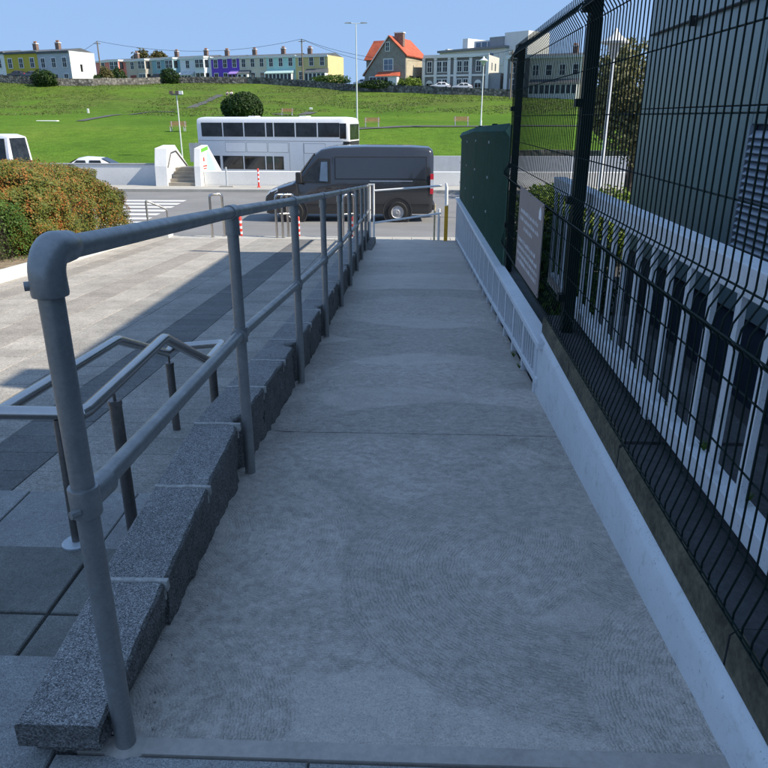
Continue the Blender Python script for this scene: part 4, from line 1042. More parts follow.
hedge('clipped_hedge', 'rounded clipped hedge with orange and red autumn leaves beyond the plaza', 12.2, 17.0, -14.4, -6.25, lambda y: .80-.085*(y-13), 210000, lf_orange, .025, .06)
hedge('clipped_hedge', 'lower green clipped hedge in front of the orange hedge', 9.0, 14.3, -11.5, -6.70, lambda y: .40-.05*(y-11), 120000, lf_green, .022, .08)
# shrubs in the park and along the boundary wall
def on_lawn(px, Y): x = X_at(px, Y, 110); return (x, Y, LG(x, Y)-.1)
shrub('park_bush', 'large round clipped bush alone on the lawn above the bus roof', 'bush', on_lawn(243, 100), (2.75, 2.2, 2.0), 9000, .17, lf_dark, .10)
for px, Y, r_, lab, m in ((49, 150, (2.6, 1.5, 1.9), 'dark shrub against stone wall below the grey house', lf_dark), (121, 168, (2.3, 1.5, 2.0), 'dark round shrub against stone wall below the salmon house', lf_dark),
        (110, 165, (1.6, 1.2, 2.1), 'pale straggly shrub against stone wall by left utility pole', lf_brown), (173, 172, (2.3, 1.4, 2.0), 'dark shrub against stone wall below the blue house', lf_dark),
        (97, 164, (2.2, 1.2, 1.2), 'low dark ivy clump on stone wall left of the utility pole', lf_dark), (332, 172, (4.5, 1.5, 1.1), 'low green shrubs at foot of the yellow end house', lf_green), (407, 158, (3.2, 1.4, 1.3), 'green garden shrubs beside the red-roofed house', lf_lime),
        (381, 157, (5.0, 1.0, .9), 'clipped dark garden hedge before the red-roofed house', lf_dark)):
    x, y, z = on_lawn(px, Y); shrub('boundary_shrub', lab, 'shrub', (x, y, z+(.9 if px > 320 else .2)), r_, 1800, .22, m, .25)
def tree(name, label, loc, h, cr, n, leaf, m, trunk_r=.16, cz=.62, lumps=9):
    t = thing(name, label, 'tree', loc)
    mb = MB(); tips = []
    mb.tube([(0,0,-.2), (.05,.03,h*.25), (-.04,.05,h*.5), (0,0,h*.8)], [trunk_r*1.2, trunk_r, trunk_r*.7, trunk_r*.25], 8)
    for k in range(lumps):
        a = k*2.4; e = rng.uniform(.1, .9); q = (cr[0]*.62*math.cos(a)*math.sqrt(1-(2*e-1)**2*.6), cr[1]*.62*math.sin(a)*math.sqrt(1-(2*e-1)**2*.6), h*cz+cr[2]*(2*e-1)*.75)
        mb.tube([(0,0,h*(.3+.3*e)), (q[0]*.5, q[1]*.5, q[2]-.1*h), q], [trunk_r*.4, trunk_r*.25, trunk_r*.08], 6); tips.append(q)
    mb.build('trunk', bark, t)
    P, D = [], []
    for q in tips:
        p, d = blob_points(n//lumps, q, tuple(c*rng.uniform(.36, .52) for c in cr), .5, 1.8, .7, -1, rng.uniform(0, 60)); P.append(p); D.append(d)
    o = bpy.data.objects.new('crown', leaf_mesh('crown', np.concatenate(P), np.concatenate(D), leaf, m, .5, .8)); col.objects.link(o); o.parent = t
    return t
x, y = X_at(640, 34, 90), 34
lf_olive = m_leaf('olive_tree_leaf', [(.2, (.06, .07, .03)), (.55, (.17, .17, .07)), (.9, (.36, .33, .16))], .8)
tree('broadleaf_tree', 'olive-brown broadleaf tree beyond the road, seen through the mesh fence', (x, y, -1.95), 6.6, (2.3, 2.2, 2.6), 13000, .12, lf_olive, .17, .62, 14)
x = X_at(149, 232, 60); tree('background_tree', 'brown-green rounded tree rising behind the beige bay house', (x, 232, G(x, 232)), 11.5, (5.2, 4, 3.4), 5000, .4, lf_brown, .3, .72)
# lime shrubs in the sun beyond the yard and dark shrubs in the yard
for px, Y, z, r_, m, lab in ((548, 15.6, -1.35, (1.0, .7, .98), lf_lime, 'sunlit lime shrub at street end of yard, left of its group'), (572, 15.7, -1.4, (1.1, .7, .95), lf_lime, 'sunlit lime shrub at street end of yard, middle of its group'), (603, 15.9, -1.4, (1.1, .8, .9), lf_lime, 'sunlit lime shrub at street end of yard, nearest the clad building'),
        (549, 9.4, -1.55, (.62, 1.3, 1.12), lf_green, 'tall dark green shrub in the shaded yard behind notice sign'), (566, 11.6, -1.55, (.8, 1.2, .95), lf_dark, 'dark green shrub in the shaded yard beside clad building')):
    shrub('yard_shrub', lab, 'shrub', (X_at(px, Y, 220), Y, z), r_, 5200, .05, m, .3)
# weeds in cracks of the railing ledge and balustrade foot
def weed(loc, n, h, label):
    t = thing('weed', label, 'weed', loc, 0, 'weeds growing on the ledges')
    mb = MB()
    for k in range(n):
        a = rng.uniform(0, 6.28); l = h*rng.uniform(.5, 1); w = .0022; dx, dyy = math.cos(a)*l*.5, math.sin(a)*l*.5
        mb.add([(-w, 0, 0), (w, 0, 0), (dx+w*.5, dyy, l*.7), (dx*1.5, dyy*1.5, l)], [(0, 1, 2, 3)])
    mb.build('blades', lf_green, t, False)
for y in (1.9, 2.25, 2.62, 3.05, 3.5, 3.9): weed((x2(y)+.045, y, .374), 60, .04, 'small green weed on bottom rail of white railing behind fence')
for y in (5.0, 5.35): weed((rx(y)-.018, y, RZ(y)+.002), 26, .05, 'small weed at foot of white slatted balustrade')

# rough tussocks on the unmown bank
nt_ = 80000
uu = rng.uniform(-.75, .62, nt_); yy = 104+72*rng.random(nt_)**.8; P = np.zeros((nt_, 3)); P[:, 0] = uu*yy; P[:, 1] = yy
keep = np.array([mnoise.noise(Vector((a_*.07, b_*.07, 4)))+.45*mnoise.noise(Vector((a_*.3, b_*.3, 8))) for a_, b_ in zip(P[:, 0], P[:, 1])]) > -.05
P = P[keep]; P[:, 2] = [LG(a_, b_)+.05 for a_, b_ in P[:, :2]]
lf_tuss = m_leaf('tussock_grass', [(.2, (.05, .085, .014)), (.5, (.095, .14, .022)), (.85, (.17, .18, .05))], .25, .25)
o = bpy.data.objects.new('tussock_grass', leaf_mesh('tussock_grass', P, np.tile([0, -.6, .8], (len(P), 1)), .17, lf_tuss, .4, .6)); col.objects.link(o)
tag(o, 'rough unmown tussock grass on the bank below stone wall', 'grass', None, 'stuff')

# loose grit and small debris swept into the edges of ramp and plaza
mb = MB()
for k in range(190):
    if k < 110:
        y = 1.35+7*rng.random()**1.6; e = abs(rng.normal(0, .05)); x = lx(y)+.0+e if k % 2 else rx(y)-.004-e; z = RZ(y)+.004
    elif k < 150: y = 1.4+6*rng.random()**1.5; x = rng.uniform(lx(y)+.1, rx(y)-.1); z = RZ(y)+.004
    else: y = rng.uniform(3.3, 9); x = rng.uniform(-4, -1.0); z = PZ(y)+.001
    r_ = rng.uniform(.0008, .0024); a_ = rng.uniform(0, 6.28); c_, s_ = math.cos(a_)*r_, math.sin(a_)*r_
    mb.add([(x+c_*1.5, y+s_*1.5, z), (x-s_, y+c_, z), (x-c_*1.5, y-s_*1.5, z), (x+s_, y-c_, z), (x, y, z+r_)], [(0,1,4), (1,2,4), (2,3,4), (3,0,4)])
tag(mb.build('grit', mat('dark_grit', (.12, .11, .095), .95, .5, 20, 60, .3), None, False), 'loose dark grit scattered on ramp and plaza', 'grit', None, 'stuff')

# ------------------------------------------------------------------ lamps, poles, wires, benches, people
lampw = mat('white_lamp_post', (.68, .70, .70), .45, .05)
def street_lamp(px, Y, h, label):
    x, y, z = on_lawn(px, Y); t = thing('street_lamp', label, 'street lamp', (x, y, z))
    MB().tube([(0,0,0), (0,0,1.2), (0,0,h)], [.10, .085, .05], 10).build('pole', lampw, t)
    for s_ in (-1, 1):
        MB().tube([(0,0,h-.05), (s_*.5,0,h+.02)], .035, 6).build('arm', lampw, t)
        MB().add([(s_*.45,-.12,h-.02),(s_*1.15,-.12,h+.0),(s_*1.15,.12,h+.0),(s_*.45,.12,h-.02),(s_*.5,-.10,h+.09),(s_*1.05,-.08,h+.08),(s_*1.05,.08,h+.08),(s_*.5,.10,h+.09)], [(0,3,2,1),(4,5,6,7),(0,1,5,4),(1,2,6,5),(2,3,7,6),(3,0,4,7)]).build('lamp_head', mat('grey_lamp_head', (.22, .23, .24), .5), t, False)
street_lamp(357, 79, 10.0, 'tall double-headed white street lamp on the lawn right of the bus')
def lantern(loc, h, label, r_=.28):
    t = thing('lantern_post', label, 'street lamp', loc)
    MB().tube([(0,0,0), (0,0,.9), (0,0,.95), (0,0,h)], [.11, .10, .065, .055], 10).build('pole', lampw, t)
    MB().lathe([(.06, h-.05), (.12, h), (.24, h+.42), (.22, h+.44)], (0,0,0), 'z', 8).build('lantern_glass', mat('lantern_glass', (.6, .62, .6), .2), t)
    MB().lathe([(.44, h+.40), (.46, h+.46), (.16, h+.66), (.03, h+.86)], (0,0,0), 'z', 10).build('lantern_hood', lampw, t)
lantern(on_lawn(481.5, 80), 6.2, 'white lantern post on the lawn before the grey and white terrace')
lantern((X_at(608, 26, 110), 26, -2.0), 5.3, 'white lantern post seen through the mesh fence', .3)
x, y, z = on_lawn(178, 60)
t = thing('floodlight_post', 'slender pale floodlight post on the lawn left of the bus', 'floodlight', (x, y, z))
MB().tube([(0,0,0), (.0,0,4.9)], [.06, .045], 8).build('pole', lampw, t)
MB().box(-.45, .42, -.05, .05, 4.8, 4.9).build('cross_arm', mat('grey_lamp_head', (.22, .23, .24), .5), t, False)
for s_ in (-.38, 0.1, .38): MB().box(s_-.15, s_+.13, -.16, .08, 4.86, 5.12).build('flood_lamp', lampw if s_ > .2 else mat('brown_lamp_case', (.13, .10, .08), .6), t, False)
polem = mat('weathered_pole', (.20, .165, .13), .9, .2)
def pole(px, Y, ytop, label, z=None):
    x = X_at(px, Y, 80); zt = at(px, ytop, Y).z; zb = G(x, Y)
    t = thing('utility_pole', label, 'utility pole', (x, Y, zb-.3))
    MB().tube([(0,0,0), (0,0,zt-zb+.3)], [.19, .13], 8).build('pole', polem, t); MB().box(-.7, .7, -.06, .06, zt-zb-.25, zt-zb-.12).build('cross_arm', polem, t, False)
    for s_ in (-.6, 0, .6): MB().lathe([(.05, 0), (.07, .08), (.03, .16)], (s_, 0, zt-zb-.12), 'z', 8).build('insulator', lampw, t)
    return Vector((x, Y, zt))
pA = pole(102, 165, 41, 'wooden utility pole in front of the salmon house'); pB = pole(303, 172, 39, 'wooden utility pole in front of the yellow end house')
pC = pole(511, 146, 50, 'wooden utility pole beside the white apartment block')
wirem = mat('black_cable', (.02, .02, .02), .7)
def wire(a, b, sag, label):
    m = MB().tube([tuple(a.lerp(b, k/14) - Vector((0, 0, sag*4*(k/14)*(1-k/14)))) for k in range(15)], .035, 5)
    tag(m.build('overhead_wire', wirem), label, 'wire', 'overhead wires')
wire(pA, pB, 2.2, 'overhead wire between the two utility poles above the terrace'); wire(pB, pC, 3.0, 'overhead wire from terrace pole towards the apartment block pole')
wire(pA, Vector((X_at(60, 162, 60), 162, at(60, 58, 162).z)), .6, 'overhead wire from left utility pole down to grey house')
wire(pB, Vector((X_at(372, 165, 60), 165, at(372, 62, 165).z)), .5, 'overhead wire from terrace pole down to red-roofed house')
wood = mat('bench_wood', (.42, .25, .13), .7, .2, 4, 20, .15)
def bench(px, Y, label, rz=0):
    x, y, z = on_lawn(px, Y); t = thing('park_bench', label, 'bench', (x, y, z+.15), rz, 'park benches')
    for k in range(3): MB().box(-.85, .85, -.25+.16*k, -.11+.16*k, .43, .47).build('seat_slat', wood, t, False)
    for k in range(3): MB().box(-.85, .85, .24+.02*k, .27+.02*k, .55+.14*k, .66+.14*k).build('back_slat', wood, t, False)
    for s_ in (-.7, .7): MB().prism([(-.25, 0), (-.18, 0), (-.18, .40), (.20, .40), (.22, 0), (.29, 0), (.34, .95), (.28, .95), (.22, .43), (-.25, .43)], 'x', s_-.04, s_+.04).build('leg', MATS['pale_grey_wall'], t, False)
bench(176, 76, 'wooden park bench beside the floodlight post'); bench(287, 104, 'wooden park bench on the path above the bus'); bench(372, 82, 'wooden park bench just right of the tall street lamp'); bench(462, 84, 'wooden park bench left of the white lantern post')
def person(px, Y, label, top, legs, lean):
    x, y, z = on_lawn(px, Y); t = thing('person', label, 'person', (x, y, z+.25))
    def sk(nm, vs_, es, rad, m):
        me = bpy.data.meshes.new(nm); me.from_pydata(vs_, es, []); o = bpy.data.objects.new(nm, me); col.objects.link(o); o.parent = t; me.materials.append(m)
        o.modifiers.new('skin', 'SKIN'); me.skin_vertices[0].data[0].use_root = True
        for i, r_ in enumerate(rad): me.skin_vertices[0].data[i].radius = (r_, r_)
        s2 = o.modifiers.new('sub', 'SUBSURF'); s2.levels = 1; s2.render_levels = 1; return o
    V = [(0,0,.12), (0,.05,.38), (0,.10+lean,.60), (0,.08+lean,.72), (0,.05+lean,.86), (.2,.08+lean,.56), (.26,-.12,.38), (.18,-.36,.30), (-.2,.08+lean,.56), (-.26,-.12,.38), (-.18,-.36,.30),
         (.12,-.28,.42), (.13,-.50,.04), (.13,-.64,.05), (-.12,-.28,.42), (-.13,-.50,.04), (-.13,-.64,.05)]
    E_ = [(0,1),(1,2),(2,3),(3,4),(2,5),(5,6),(6,7),(2,8),(8,9),(9,10),(0,11),(11,12),(12,13),(0,14),(14,15),(15,16)]
    b = sk('body', V, E_, [.15,.15,.13,.055,.10,.06,.05,.035,.06,.05,.035,.085,.06,.05,.085,.06,.05], mat('skin_tone', (.50, .33, .25), .6))
    sk('jacket', [V[0], V[1], V[2], V[5], V[6], V[8], V[9]], [(0,1),(1,2),(2,3),(3,4),(2,5),(5,6)], [.165,.17,.15,.085,.07,.085,.07], top)
    sk('trousers', [V[0], V[11], V[12], V[14], V[15]], [(0,1),(1,2),(0,3),(3,4)], [.16,.10,.075,.10,.075], legs)
    MB().lathe([(.0, .13), (.07, .11), (.11, .04), (.115, -.02), (.08, -.06)], (0, .065+lean, .87), 'z', 10).build('hair', mat('dark_hair', (.05, .035, .025), .8), t)
person(228.5, 146, 'person in grey jacket sitting on the bank', mat('grey_jacket', (.32, .32, .35), .8), mat('dark_trousers', (.05, .05, .07), .8), .04)
person(232.5, 146, 'person in white top sitting on the bank', mat('white_top', (.75, .75, .75), .8), mat('dark_trousers', (.05, .05, .07), .8), .10)

# ------------------------------------------------------------------ boundary wall along the top of the lawn
def bwall(name, pts, h, label):
    t = thing(name, label, 'wall', (*pts[0], G(*pts[0])))
    mb = MB(); P = []
    for (a, b) in zip(pts, pts[1:]):
        n = max(2, int(math.hypot(b[0]-a[0], b[1]-a[1])/2)); P += [(a[0]+(b[0]-a[0])*k/n, a[1]+(b[1]-a[1])*k/n) for k in range(n)]
    P.append(pts[-1])
    for i, (x, y) in enumerate(P):
        z = G(x, y); w = .12*mnoise.noise(Vector((x*.8, y*.8, 0))); mb.v += [(x, y-.25, z-.8), (x, y-.22, z+h+w), (x, y+.22, z+h+w), (x, y+.25, z-.8)]
    for i in range(len(P)-1):
        for k in range(3): q = i*4+k; mb.f.append((q, q+4, q+5, q+1))
    mb.build('stonework', stone_m, t, False, world=True)
wp = [gp(-60, 152), gp(0, 153), gp(60, 151), gp(98, 153), gp(128, 165), gp(180, 174), gp(250, 174), gp(300, 171), gp(345, 164), gp(380, 157), gp(450, 152), gp(520, 149), gp(640, 148)]
bwall('stone_wall', wp, 1.35, 'long grey rubble stone wall along the top of the grassy bank')
bwall('stone_wall', [gp(520, 58), gp(580, 58), gp(660, 57)], .9, 'low rubble stone wall at lawn foot seen through the fence')
# ------------------------------------------------------------------ houses on the hill
trimw = mat('white_house_trim', (.74, .74, .73), .6, .05); slate = mat('slate_roof', (.10, .11, .12), .7, .2, 1, 6, .15); brickc = mat('chimney_brick', (.22, .15, .12), .9, .25, 2, 10, .2)
pot = mat('clay_pot', (.42, .20, .11), .8)
def facade_frame(P0, P1):
    d = Vector((P1[0]-P0[0], P1[1]-P0[1])); return d.length, math.atan2(d.y, d.x)
def window(par, x, z, w, h, y=0, arch=False, m=None):
    f = MB()
    if arch:
        pts = [(x-w/2-.12, z-.1), (x+w/2+.12, z-.1), (x+w/2+.12, z+h-.1)] + [(x+(w/2+.12)*math.cos(a), z+h-.1+(w/2+.12)*math.sin(a)) for a in np.linspace(.3, math.pi-.3, 6)] + [(x-w/2-.12, z+h-.1)]
        f.prism(pts, 'y', y-.10, y+.02)
    else: f.box(x-w/2-.16, x+w/2+.16, y-.10, y+.02, z-.14, z+h+.16)
    o = f.build('window', trimw, par, False)
    MB().box(x-w/2, x+w/2, y-.125, y-.05, z, z+h).build('pane', m or glass_dk, o, False)
    MB().box(x-.03, x+.03, y-.14, y-.06, z, z+h).build('glazing_bar', trimw, o, False)
    if h > 1.2: MB().box(x-w/2, x+w/2, y-.14, y-.06, z+h*.5-.03, z+h*.5+.03).build('glazing_bar', trimw, o, False)
    return o
def chimney(par, x, y, z, w=1.0, h=1.3, n=3):
    c = MB().box(x-w/2, x+w/2, y-.35, y+.35, z-1.0, z+h).build('chimney', brickc, par, False)
    MB().box(x-w/2-.08, x+w/2+.08, y-.43, y+.43, z+h, z+h+.14).build('chimney_cap', trimw, c, False)
    for k in range(n): MB().lathe([(.14, 0), (.11, .4), (.13, .42)], (x-w/2+.2+(w-.4)*k/max(1, n-1), y, z+h+.14), 'z', 8).build('pot', pot, c)
def terrace_house(P0, P1, zb, Hh, colr, label, depth=8.5, style='flat', nwin=3, name='terrace_house', porch=None, chim=(.12,), group=None, door=(.1, .1, .12), side=None, gf=True, parapet=True):
    L, a = facade_frame(P0, P1); t = thing(name, label, 'house', (P0[0], P0[1], zb), a, group)
    colr = tuple(min(.78, c*1.25) for c in colr); cm = mat('render_%02d_%02d_%02d' % tuple(int(c*99) for c in colr), colr, .85, .06, .4, 4, .05)
    MB().box(0.01, L-.01, 0, depth, -4, Hh).build('wall', cm, t, False)
    if side: MB().box(L-.005, L+.03, .02, depth-.02, -4, Hh-.02).build('gable_wall', side, t, False)
    rf = MB().prism([(-.15, Hh-.02), (depth*.5, Hh+.75), (depth+.1, Hh-.02)], 'x', .06, L-.06).build('roof', slate, t, False)
    if parapet: MB().box(-.0, L+.03, -.22, -.0, Hh-.35, Hh+.06).build('parapet_cornice', trimw if parapet is True else parapet, t, False)
    for c in chim: chimney(rf, c*L, depth*.5, Hh+.6)
    W = min(.95, L/nwin*.42)
    if style == 'bay':
        b0, b1 = L*.50, L*.94
        bay = MB().prism([(b0, 0), (b0+.7, -1.25), (b1-.7, -1.25), (b1, 0)], 'z', -3, Hh-.05).build('bay', mat('bay_%02d_%02d_%02d' % tuple(int(c*99) for c in colr), colr, .85, .06, .4, 4, .05), t, False)
        MB().prism([(b0-.1, -.0), (b0+.62, -1.38), (b1-.62, -1.38), (b1+.1, -.0)], 'z', Hh-.25, Hh+.16).build('bay_cornice', trimw, t, False)
        bw = (b1-b0-1.4)
        for z in (.7, 3.75): window(bay, (b0+b1)/2-bw*.22, z, bw*.36, 1.75, -1.25); window(bay, (b0+b1)/2+bw*.24, z, bw*.36, 1.75, -1.25)
        # window in the sunlit right cheek of the bay
        for z in (.7, 3.75):
            q0 = Vector((b1-.56, -1.0)); q1 = Vector((b1-.12, -.2)); nn = Vector((.87, -.49))*.05
            MB().add([(q0.x+nn.x, q0.y+nn.y, z), (q1.x+nn.x, q1.y+nn.y, z), (q1.x+nn.x, q1.y+nn.y, z+1.75), (q0.x+nn.x, q0.y+nn.y, z+1.75)], [(0,1,2,3)]).build('cheek_window', glass_dk, bay, False)
        window(t, L*.25, 3.75, W, 1.7)
        MB().box(L*.14, L*.36, -.06, .02, 0, 2.3).build('door', mat('door_%02d' % int(colr[0]*99), door, .5), t, False)
    else:
        for k in range(nwin): window(t, L*(k+.5)/nwin, 3.7, W, 1.75)
        if gf:
            for k in range(nwin):
                if k == 1 and porch is None: MB().box(L*.5-.5, L*.5+.5, -.06, .02, 0, 2.3).build('door', mat('door_%02d' % int(colr[0]*99), door, .5), t, False)
                else: window(t, L*(k+.5)/nwin, .75, W, 1.6)
    if porch:
        p0, p1, pm_, glassy = porch
        w = MB().box(p0*L, p1*L, -1.6, -.0, -2, 2.1).build('porch', trimw if glassy else pm_, t, False)
        MB().prism([(-1.8, 2.1), (0, 2.1), (0, 3.0)], 'x', p0*L-.15, p1*L+.15).build('porch_roof', pm_, w, False)
        n = max(2, int((p1-p0)*L/1.0))
        for k in range(n):
            c = p0*L+(p1-p0)*L*(k+.5)/n; MB().box(c-.36, c+.36, -1.64, -1.58, .4, 1.9).build('porch_pane', glass_dk, w, False)
    return t
# the long row: straight line from far left to near right
A, B = Vector(gp(97, 206)), Vector(gp(328, 181))
def on_row(px):
    c = Vector((0, 0)); r_ = ray(px, 75); d = Vector((r_.x, r_.y)); e = B-A
    k = (A.x*d.y-A.y*d.x)/(d.x*e.y-d.y*e.x); return A+e*k
rowdef = [(97, 127, (.62, .20, .16), 'bay', 'salmon pink bay-fronted terrace house beside the left utility pole'), (127, 153, (.42, .37, .31), 'bay', 'beige bay-fronted terrace house between the salmon and blue houses'), (153, 181, (.20, .33, .38), 'bay', 'blue bay-fronted terrace house between beige and white houses'),
          (181, 212, (.58, .60, .70), 'bay', 'white bay-fronted terrace house next to the purple house'), (212, 240, (.13, .06, .42), 'flat', 'deep purple three-window terrace house'), (240, 267, (.52, .48, .39), 'flat', 'cream three-window terrace house right of the purple house'),
          (267, 296, (.36, .56, .52), 'flat', 'pale aqua three-window terrace house'), (296, 328, (.50, .42, .20), 'flat', 'pale yellow end-of-terrace house with sunlit side wall')]
yel_side = mat('sunny_yellow_render', (.62, .54, .28), .85, .04, .5, 4, .04)
for i, (a, b, c, stl_, lab) in enumerate(rowdef):
    P0, P1 = on_row(a), on_row(b); zb = at((a+b)/2, float(np.interp(a, [97, 300], [85.0, 82.5])), (P0.y+P1.y)/2).z
    por = {3: (.02, .45, mat('striped_awning', (.60, .60, .60), .7, .3, 2), True), 4: (.72, .98, MATS.get('lilac') or mat('lilac', (.35, .22, .58), .7), False), 5: (.02, .4, slate, True), 6: (.05, .95, mat('aqua_porch', (.42, .58, .56), .7), True), 7: (.36, 1.0, slate, True)}.get(i)
    terrace_house((P0.x, P0.y), (P1.x, P1.y), zb, at((a+b)/2, (60.5, 59.5, 58.2, 57, 57, 56.2, 55.3, 55)[i], (P0.y+P1.y)/2).z-zb-.1, c, lab, 8.5, stl_, 3, 'terrace_house', por, {0: (), 1: (.05,), 2: (.55,), 3: (.55,), 4: (.25,), 5: (.25,), 6: (.3,), 7: (.2,)}[i], 'terrace on the hill', (.25, .05, .04) if i % 2 else (.08, .1, .2), yel_side if i == 7 else None)
# left pair with the white gable
A2, B2 = Vector(gp(-24, 168)), Vector(gp(72, 158))
def on_row2(px):
    r_ = ray(px, 75); d = Vector((r_.x, r_.y)); e = B2-A2; return A2+e*((A2.x*d.y-A2.y*d.x)/(d.x*e.y-d.y*e.x))
whg = mat('white_gable_render', (.74, .74, .72), .85, .04, .4, 4, .04)
for a, b, c, lab, sd_ in ((-24, 7, (.70, .72, .74), 'white house at the left end of the hill', None), (7, 40, (.42, .34, .05), 'mustard yellow three-window house on the hill', None), (40, 72, (.36, .38, .41), 'grey three-window house with white gable on the hill', whg)):
    P0, P1 = on_row2(a), on_row2(b); zb = at((a+b)/2, 86.5, (P0.y+P1.y)/2).z
    t = terrace_house((P0.x, P0.y), (P1.x, P1.y), zb, 6.7, c, lab, 7 if sd_ else 9, 'flat', 3, 'hill_house', None, (.5,) if a == 7 else ((.3,) if sd_ else ()), 'houses at the left end of the hill', (.05, .05, .05), sd_, True, slate)
    if sd_:
        L = (P1-P0).length; MB().box(L+.028, L+.06, 2.6, 3.2, 2.9, 4.3).build('gable_window', glass_dk, t, False)
# house with red tiled roofs
Y = 158; g0 = Vector(gp(365, Y+2.5)); g1 = Vector(gp(405, Y-1)); zb = at(385, 87, Y).z
L, a = facade_frame(g0, g1); t = thing('gabled_house', 'stone-grey house with steep red tiled roofs and tall gable', 'house', (g0.x, g0.y, zb), a)
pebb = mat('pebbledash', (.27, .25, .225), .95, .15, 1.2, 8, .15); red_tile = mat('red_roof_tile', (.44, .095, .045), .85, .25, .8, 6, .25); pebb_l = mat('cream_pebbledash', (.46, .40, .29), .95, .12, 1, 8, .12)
ax = L*.60; Ha = 9.3; Dp = 11
MB().prism([(0, -3), (L, -3), (L, 5.9), (ax, Ha), (0, 2.4)], 'y', 0, Dp).build('wall', pebb, t, False)
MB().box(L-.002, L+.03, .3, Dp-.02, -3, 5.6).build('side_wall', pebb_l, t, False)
rr = MB().add([(ax, -.3, Ha+.05), (L+.35, -.3, 5.65), (L+.35, Dp+.3, 5.65), (ax, Dp+.3, Ha+.05), (ax, -.3, Ha+.35), (L+.45, -.3, 5.85), (L+.45, Dp+.3, 5.85), (ax, Dp+.3, Ha+.35)], [(0,3,2,1),(4,5,6,7),(0,1,5,4),(1,2,6,5),(2,3,7,6),(3,0,4,7)]).build('right_roof', red_tile, t, False)
MB().add([(ax, -.3, Ha+.05), (-.3, -.3, 2.15), (-.3, Dp+.3, 2.15), (ax, Dp+.3, Ha+.05), (ax, -.3, Ha+.34), (-.35, -.3, 2.4), (-.35, Dp+.3, 2.4), (ax, Dp+.3, Ha+.34)], [(0,1,2,3),(4,7,6,5),(0,4,5,1),(1,5,6,2),(2,6,7,3),(3,7,4,0)]).build('left_roof', red_tile, t, False)
MB().add([(ax, -.36, Ha+.36), (-.38, -.36, 2.42), (-.38, -.36, 2.12), (ax, -.36, Ha+.04)], [(0,1,2,3)]).build('barge_board', trimw, t, False)
MB().prism([(-2.0, -1), (ax-1.6, -1), (ax-1.6, 5.72), (-2.0, 5.72)], 'y', 5.0, 10.6).build('rear_wing', pebb, t, False)
MB().add([(-2.5, 4.7, 5.55), (ax-.8, 4.7, 5.55), (ax-.4, 7.8, Ha+.2), (-1.5, 7.8, Ha+.2), (ax-.8, 10.9, 5.55), (-2.5, 10.9, 5.55)], [(0,1,2,3), (3,2,4,5), (0,3,5)]).build('wing_roof', red_tile, t, False)
c_ = MB().box(ax+.5, ax+2.4, 1.6, 2.6, Ha-1.6, Ha+.8).build('chimney', brickc, rr, False); MB().box(ax+.4, ax+2.5, 1.5, 2.7, Ha+.8, Ha+1.0).build('chimney_cap', trimw, c_, False)
window(t, ax-.3, 6.8, .7, 1.5); window(t, ax-.1, 3.2, 1.9, 2.0, 0, False, glass_sky)
by = MB().box(ax-2.2, ax+2.4, -1.5, 0, -2, 2.0).build('bay', trimw, t, False); MB().prism([(-1.8, 2.0), (0, 2.0), (0, 2.9)], 'x', ax-2.4, ax+2.6).build('bay_roof', red_tile, by, False)
for k in range(3): MB().box(ax-2.0+k*.85, ax-1.3+k*.85, -1.56, -1.48, .9, 1.8).build('bay_pane', glass_dk, by, False)
window(t, ax-3.6, .9, 1.4, 1.0)
for k in range(2): MB().box(L+.02, L+.07, 2.0+k*3.8, 4.2+k*3.8, .2, 2.2).build('garage_opening', glass_dk, t, False)
# grey and white terrace on the right
Y = 159; g0 = Vector(gp(423, Y+1.5)); g1 = Vector(gp(486, Y-3.0)); zb = at(455, 92.5, Y-1).z; L, a = facade_frame(g0, g1)
t = thing('pilastered_terrace', 'two-storey grey terrace with white pilasters and arched doorways', 'house', (g0.x, g0.y, zb), a)
gren = mat('taupe_render', (.21, .20, .20), .85, .08, .5, 4, .06); Ht = 6.9
MB().box(0, L, 0, 9, -3, Ht).build('wall', gren, t, False); MB().box(-.1, L+.06, -.35, .0, Ht-.35, Ht+.25).build('parapet', trimw, t, False)
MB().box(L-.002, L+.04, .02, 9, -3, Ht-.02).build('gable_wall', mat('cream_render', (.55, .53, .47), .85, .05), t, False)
MB().box(0.02, L-.02, -.16, .0, 3.05, 3.4).build('string_course', trimw, t, False)
for f in (0, .185, .40, .495, .73, .985): MB().box(f*L-.30, f*L+.30, -.28, -.0, -2, Ht-.36).build('pilaster', trimw, t, False)
for f in (.245, .335, .56, .66, .09): window(t, f*L, 3.95, .85, 1.9)
window(t, .85*L, 3.95, .85, 1.9)
for f in (.245, .335, .56, .66): window(t, f*L, .7, .85, 1.8)
for f in (.09, .85): window(t, f*L, .0, 1.25, 1.75, 0, True)
MB().box(L+.0, L+2.4, .5, 6.0, -3, 3.6).build('side_porch', mat('grey_lean_to', (.30, .31, .33), .8), t, False)
for k in range(2): MB().box(L+.03, L+.06, 2.2+k*3, 3.2+k*3, 4.2, 5.6).build('side_window', glass_dk, t, False)
g0 = Vector(gp(503, 155)); g1 = Vector(gp(545, 152)); L, a = facade_frame(g0, g1); zb = at(508, 94, 154).z
t = thing('pilastered_house', 'white and grey two-storey house partly hidden by fence post', 'house', (g0.x, g0.y, zb), a)
MB().box(0, L, 0, 8, -3, 6.9).build('wall', gren, t, False); MB().box(-.1, L, -.35, 0, 6.4, 7.1).build('parapet', trimw, t, False); MB().box(-.3, .4, -.28, 0, -2, 6.4).build('pilaster', trimw, t, False)
for k in range(4):
    for z in (.8, 3.9): window(t, 1.5+k*1.7 + (.5 if k > 1 else 0), z, .9, 1.9)
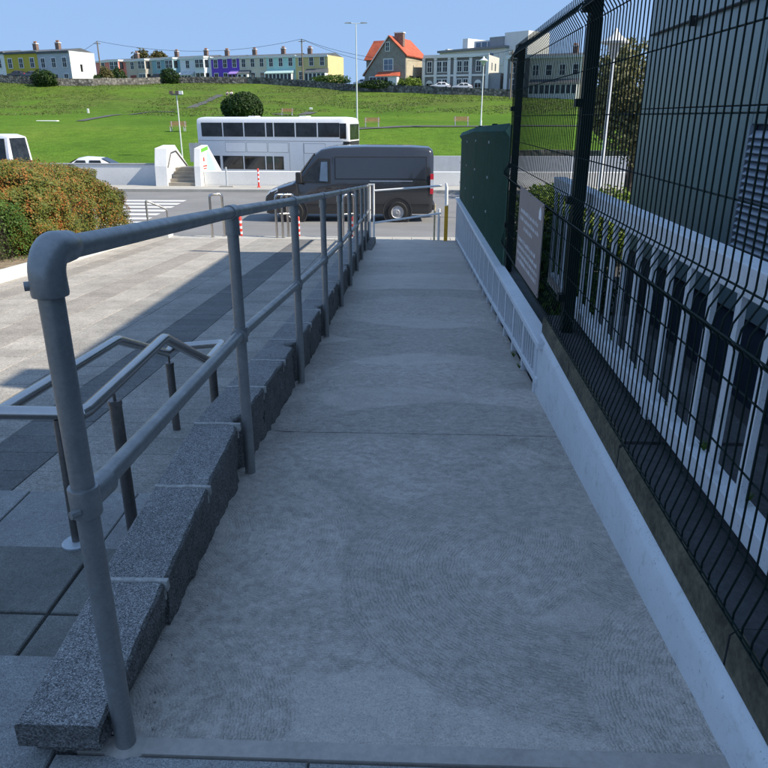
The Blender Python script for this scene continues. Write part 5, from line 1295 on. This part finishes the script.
# white apartment block behind
Y = 185; g0 = Vector(gp(438, Y+6)); g1 = Vector(gp(501, Y-8)); zb = at(470, 80, Y).z; L, a = facade_frame(g0, g1)
t = thing('apartment_block', 'tall white apartment block with glazed top floor behind grey terrace', 'building', (g0.x, g0.y, zb), a)
offw = mat('offwhite_render', (.72, .72, .68), .85, .04, .3, 3, .03)
H1 = at(470, 51, Y).z-zb
MB().box(0, L, 0, 12, -3, H1).build('wall', offw, t, False); MB().box(-.4, L+.4, -.5, 12, H1, H1+.5).build('roof_slab', mat('grey_flashing', (.2, .21, .22), .5), t, False)
MB().box(L-.002, L+.06, .02, 11.9, -3, H1-.02).build('sunlit_end_wall', whg, t, False)
for k in range(13):
    x = L*(.03+.93*k/12.5)
    if k in (4,): continue
    MB().box(x, x+L*.062, -.10, .0, H1-3.6, H1-.9).build('glazing_panel', glass_sky if k < 11 else offw, t, False)
for x0, x1, h in ((.28*L, .36*L, 2.4), (-.0, .04*L, .5), (.46*L, .86*L, 1.6)): MB().box(x0, x1, 2, 9, H1+.5, H1+.5+h).build('roof_box', offw if h < 2 else whg, t, False)
for k in range(4): MB().box(.49*L+k*.09*L, .56*L+k*.09*L, 1.9, 2.0, H1+.8, H1+1.8).build('penthouse_window', glass_sky, t, False)
MB().box(L-1.0, L+5.5, 1.0, 9, -3, H1+3.2).build('stair_tower', whg, t, False); MB().box(L-5, L-1.02, .6, 9, H1+.5, H1+2.5).build('tower_plant', mat('grey_lean_to', (.30, .31, .33), .8), t, False)
for k in range(3): MB().box(L+.6+k*1.4, L+1.5+k*1.4, .92, 1.0, H1-3.8, H1-1.2).build('tower_window', mat('beige_blind', (.42, .36, .28), .7), t, False)
chimney(t, .33*L, -3.5, H1-4.5, 1.6, 1.6, 3)
# houses seen through the fence
g0 = Vector(gp(526, 150)); g1 = Vector(gp(578, 146)); L, a = facade_frame(g0, g1); zb = at(550, 96, 148).z
t = terrace_house((g0.x, g0.y), (g1.x, g1.y), zb, 7.0, (.50, .47, .41), 'cream two-storey house seen through the mesh fence', 9, 'flat', 4, 'hill_house', (.05, .95, slate, True), (.75,))
# small cars along the top road
def hill_car(px, Y, colr, label, rz=0):
    x = X_at(px, Y, 80); make_car('parked_car', label, 'car', (x, Y, G(x, Y)+.55), rz, colr, 4.1, 1.45, False, 'cars parked along the top road')
hill_car(10, 159, (.05, .05, .06), 'black car parked before the white end house', R(-8)); hill_car(150, 184, (.04, .04, .05), 'black car parked before the beige bay house', R(-8)); hill_car(430, 155, (.70, .71, .72), 'white car parked before the grey pilastered terrace', R(-5)); hill_car(452, 153, (.60, .61, .62), 'silver car parked before the grey pilastered terrace', R(-5)); hill_car(354, 168, (.65, .66, .68), 'white car parked left of the red-roofed house', R(-10)); hill_car(24, 158, (.08, .09, .12), 'dark blue car parked before the mustard house', R(-8))
# white bollard stones and concrete pads on the lawn
for px, Y, s_, lab in ((46, 92, (1.3, .35, -.12), 'white flat concrete pad on the lawn above the camper van'), (88, 112, (.12, .12, .45), 'small white marker post on the lawn near the curved path'), (311, 120, (.22, .2, .1), 'small white stone on the bank above the bus')):
    x, y, z = on_lawn(px, Y); o = MB().chbox(-s_[0], s_[0], -s_[1], s_[1], 0, s_[2]+.3, .05).build('lawn_marker', trimw, None, False); o.location = (x, y, z); tag(o, lab, 'marker')
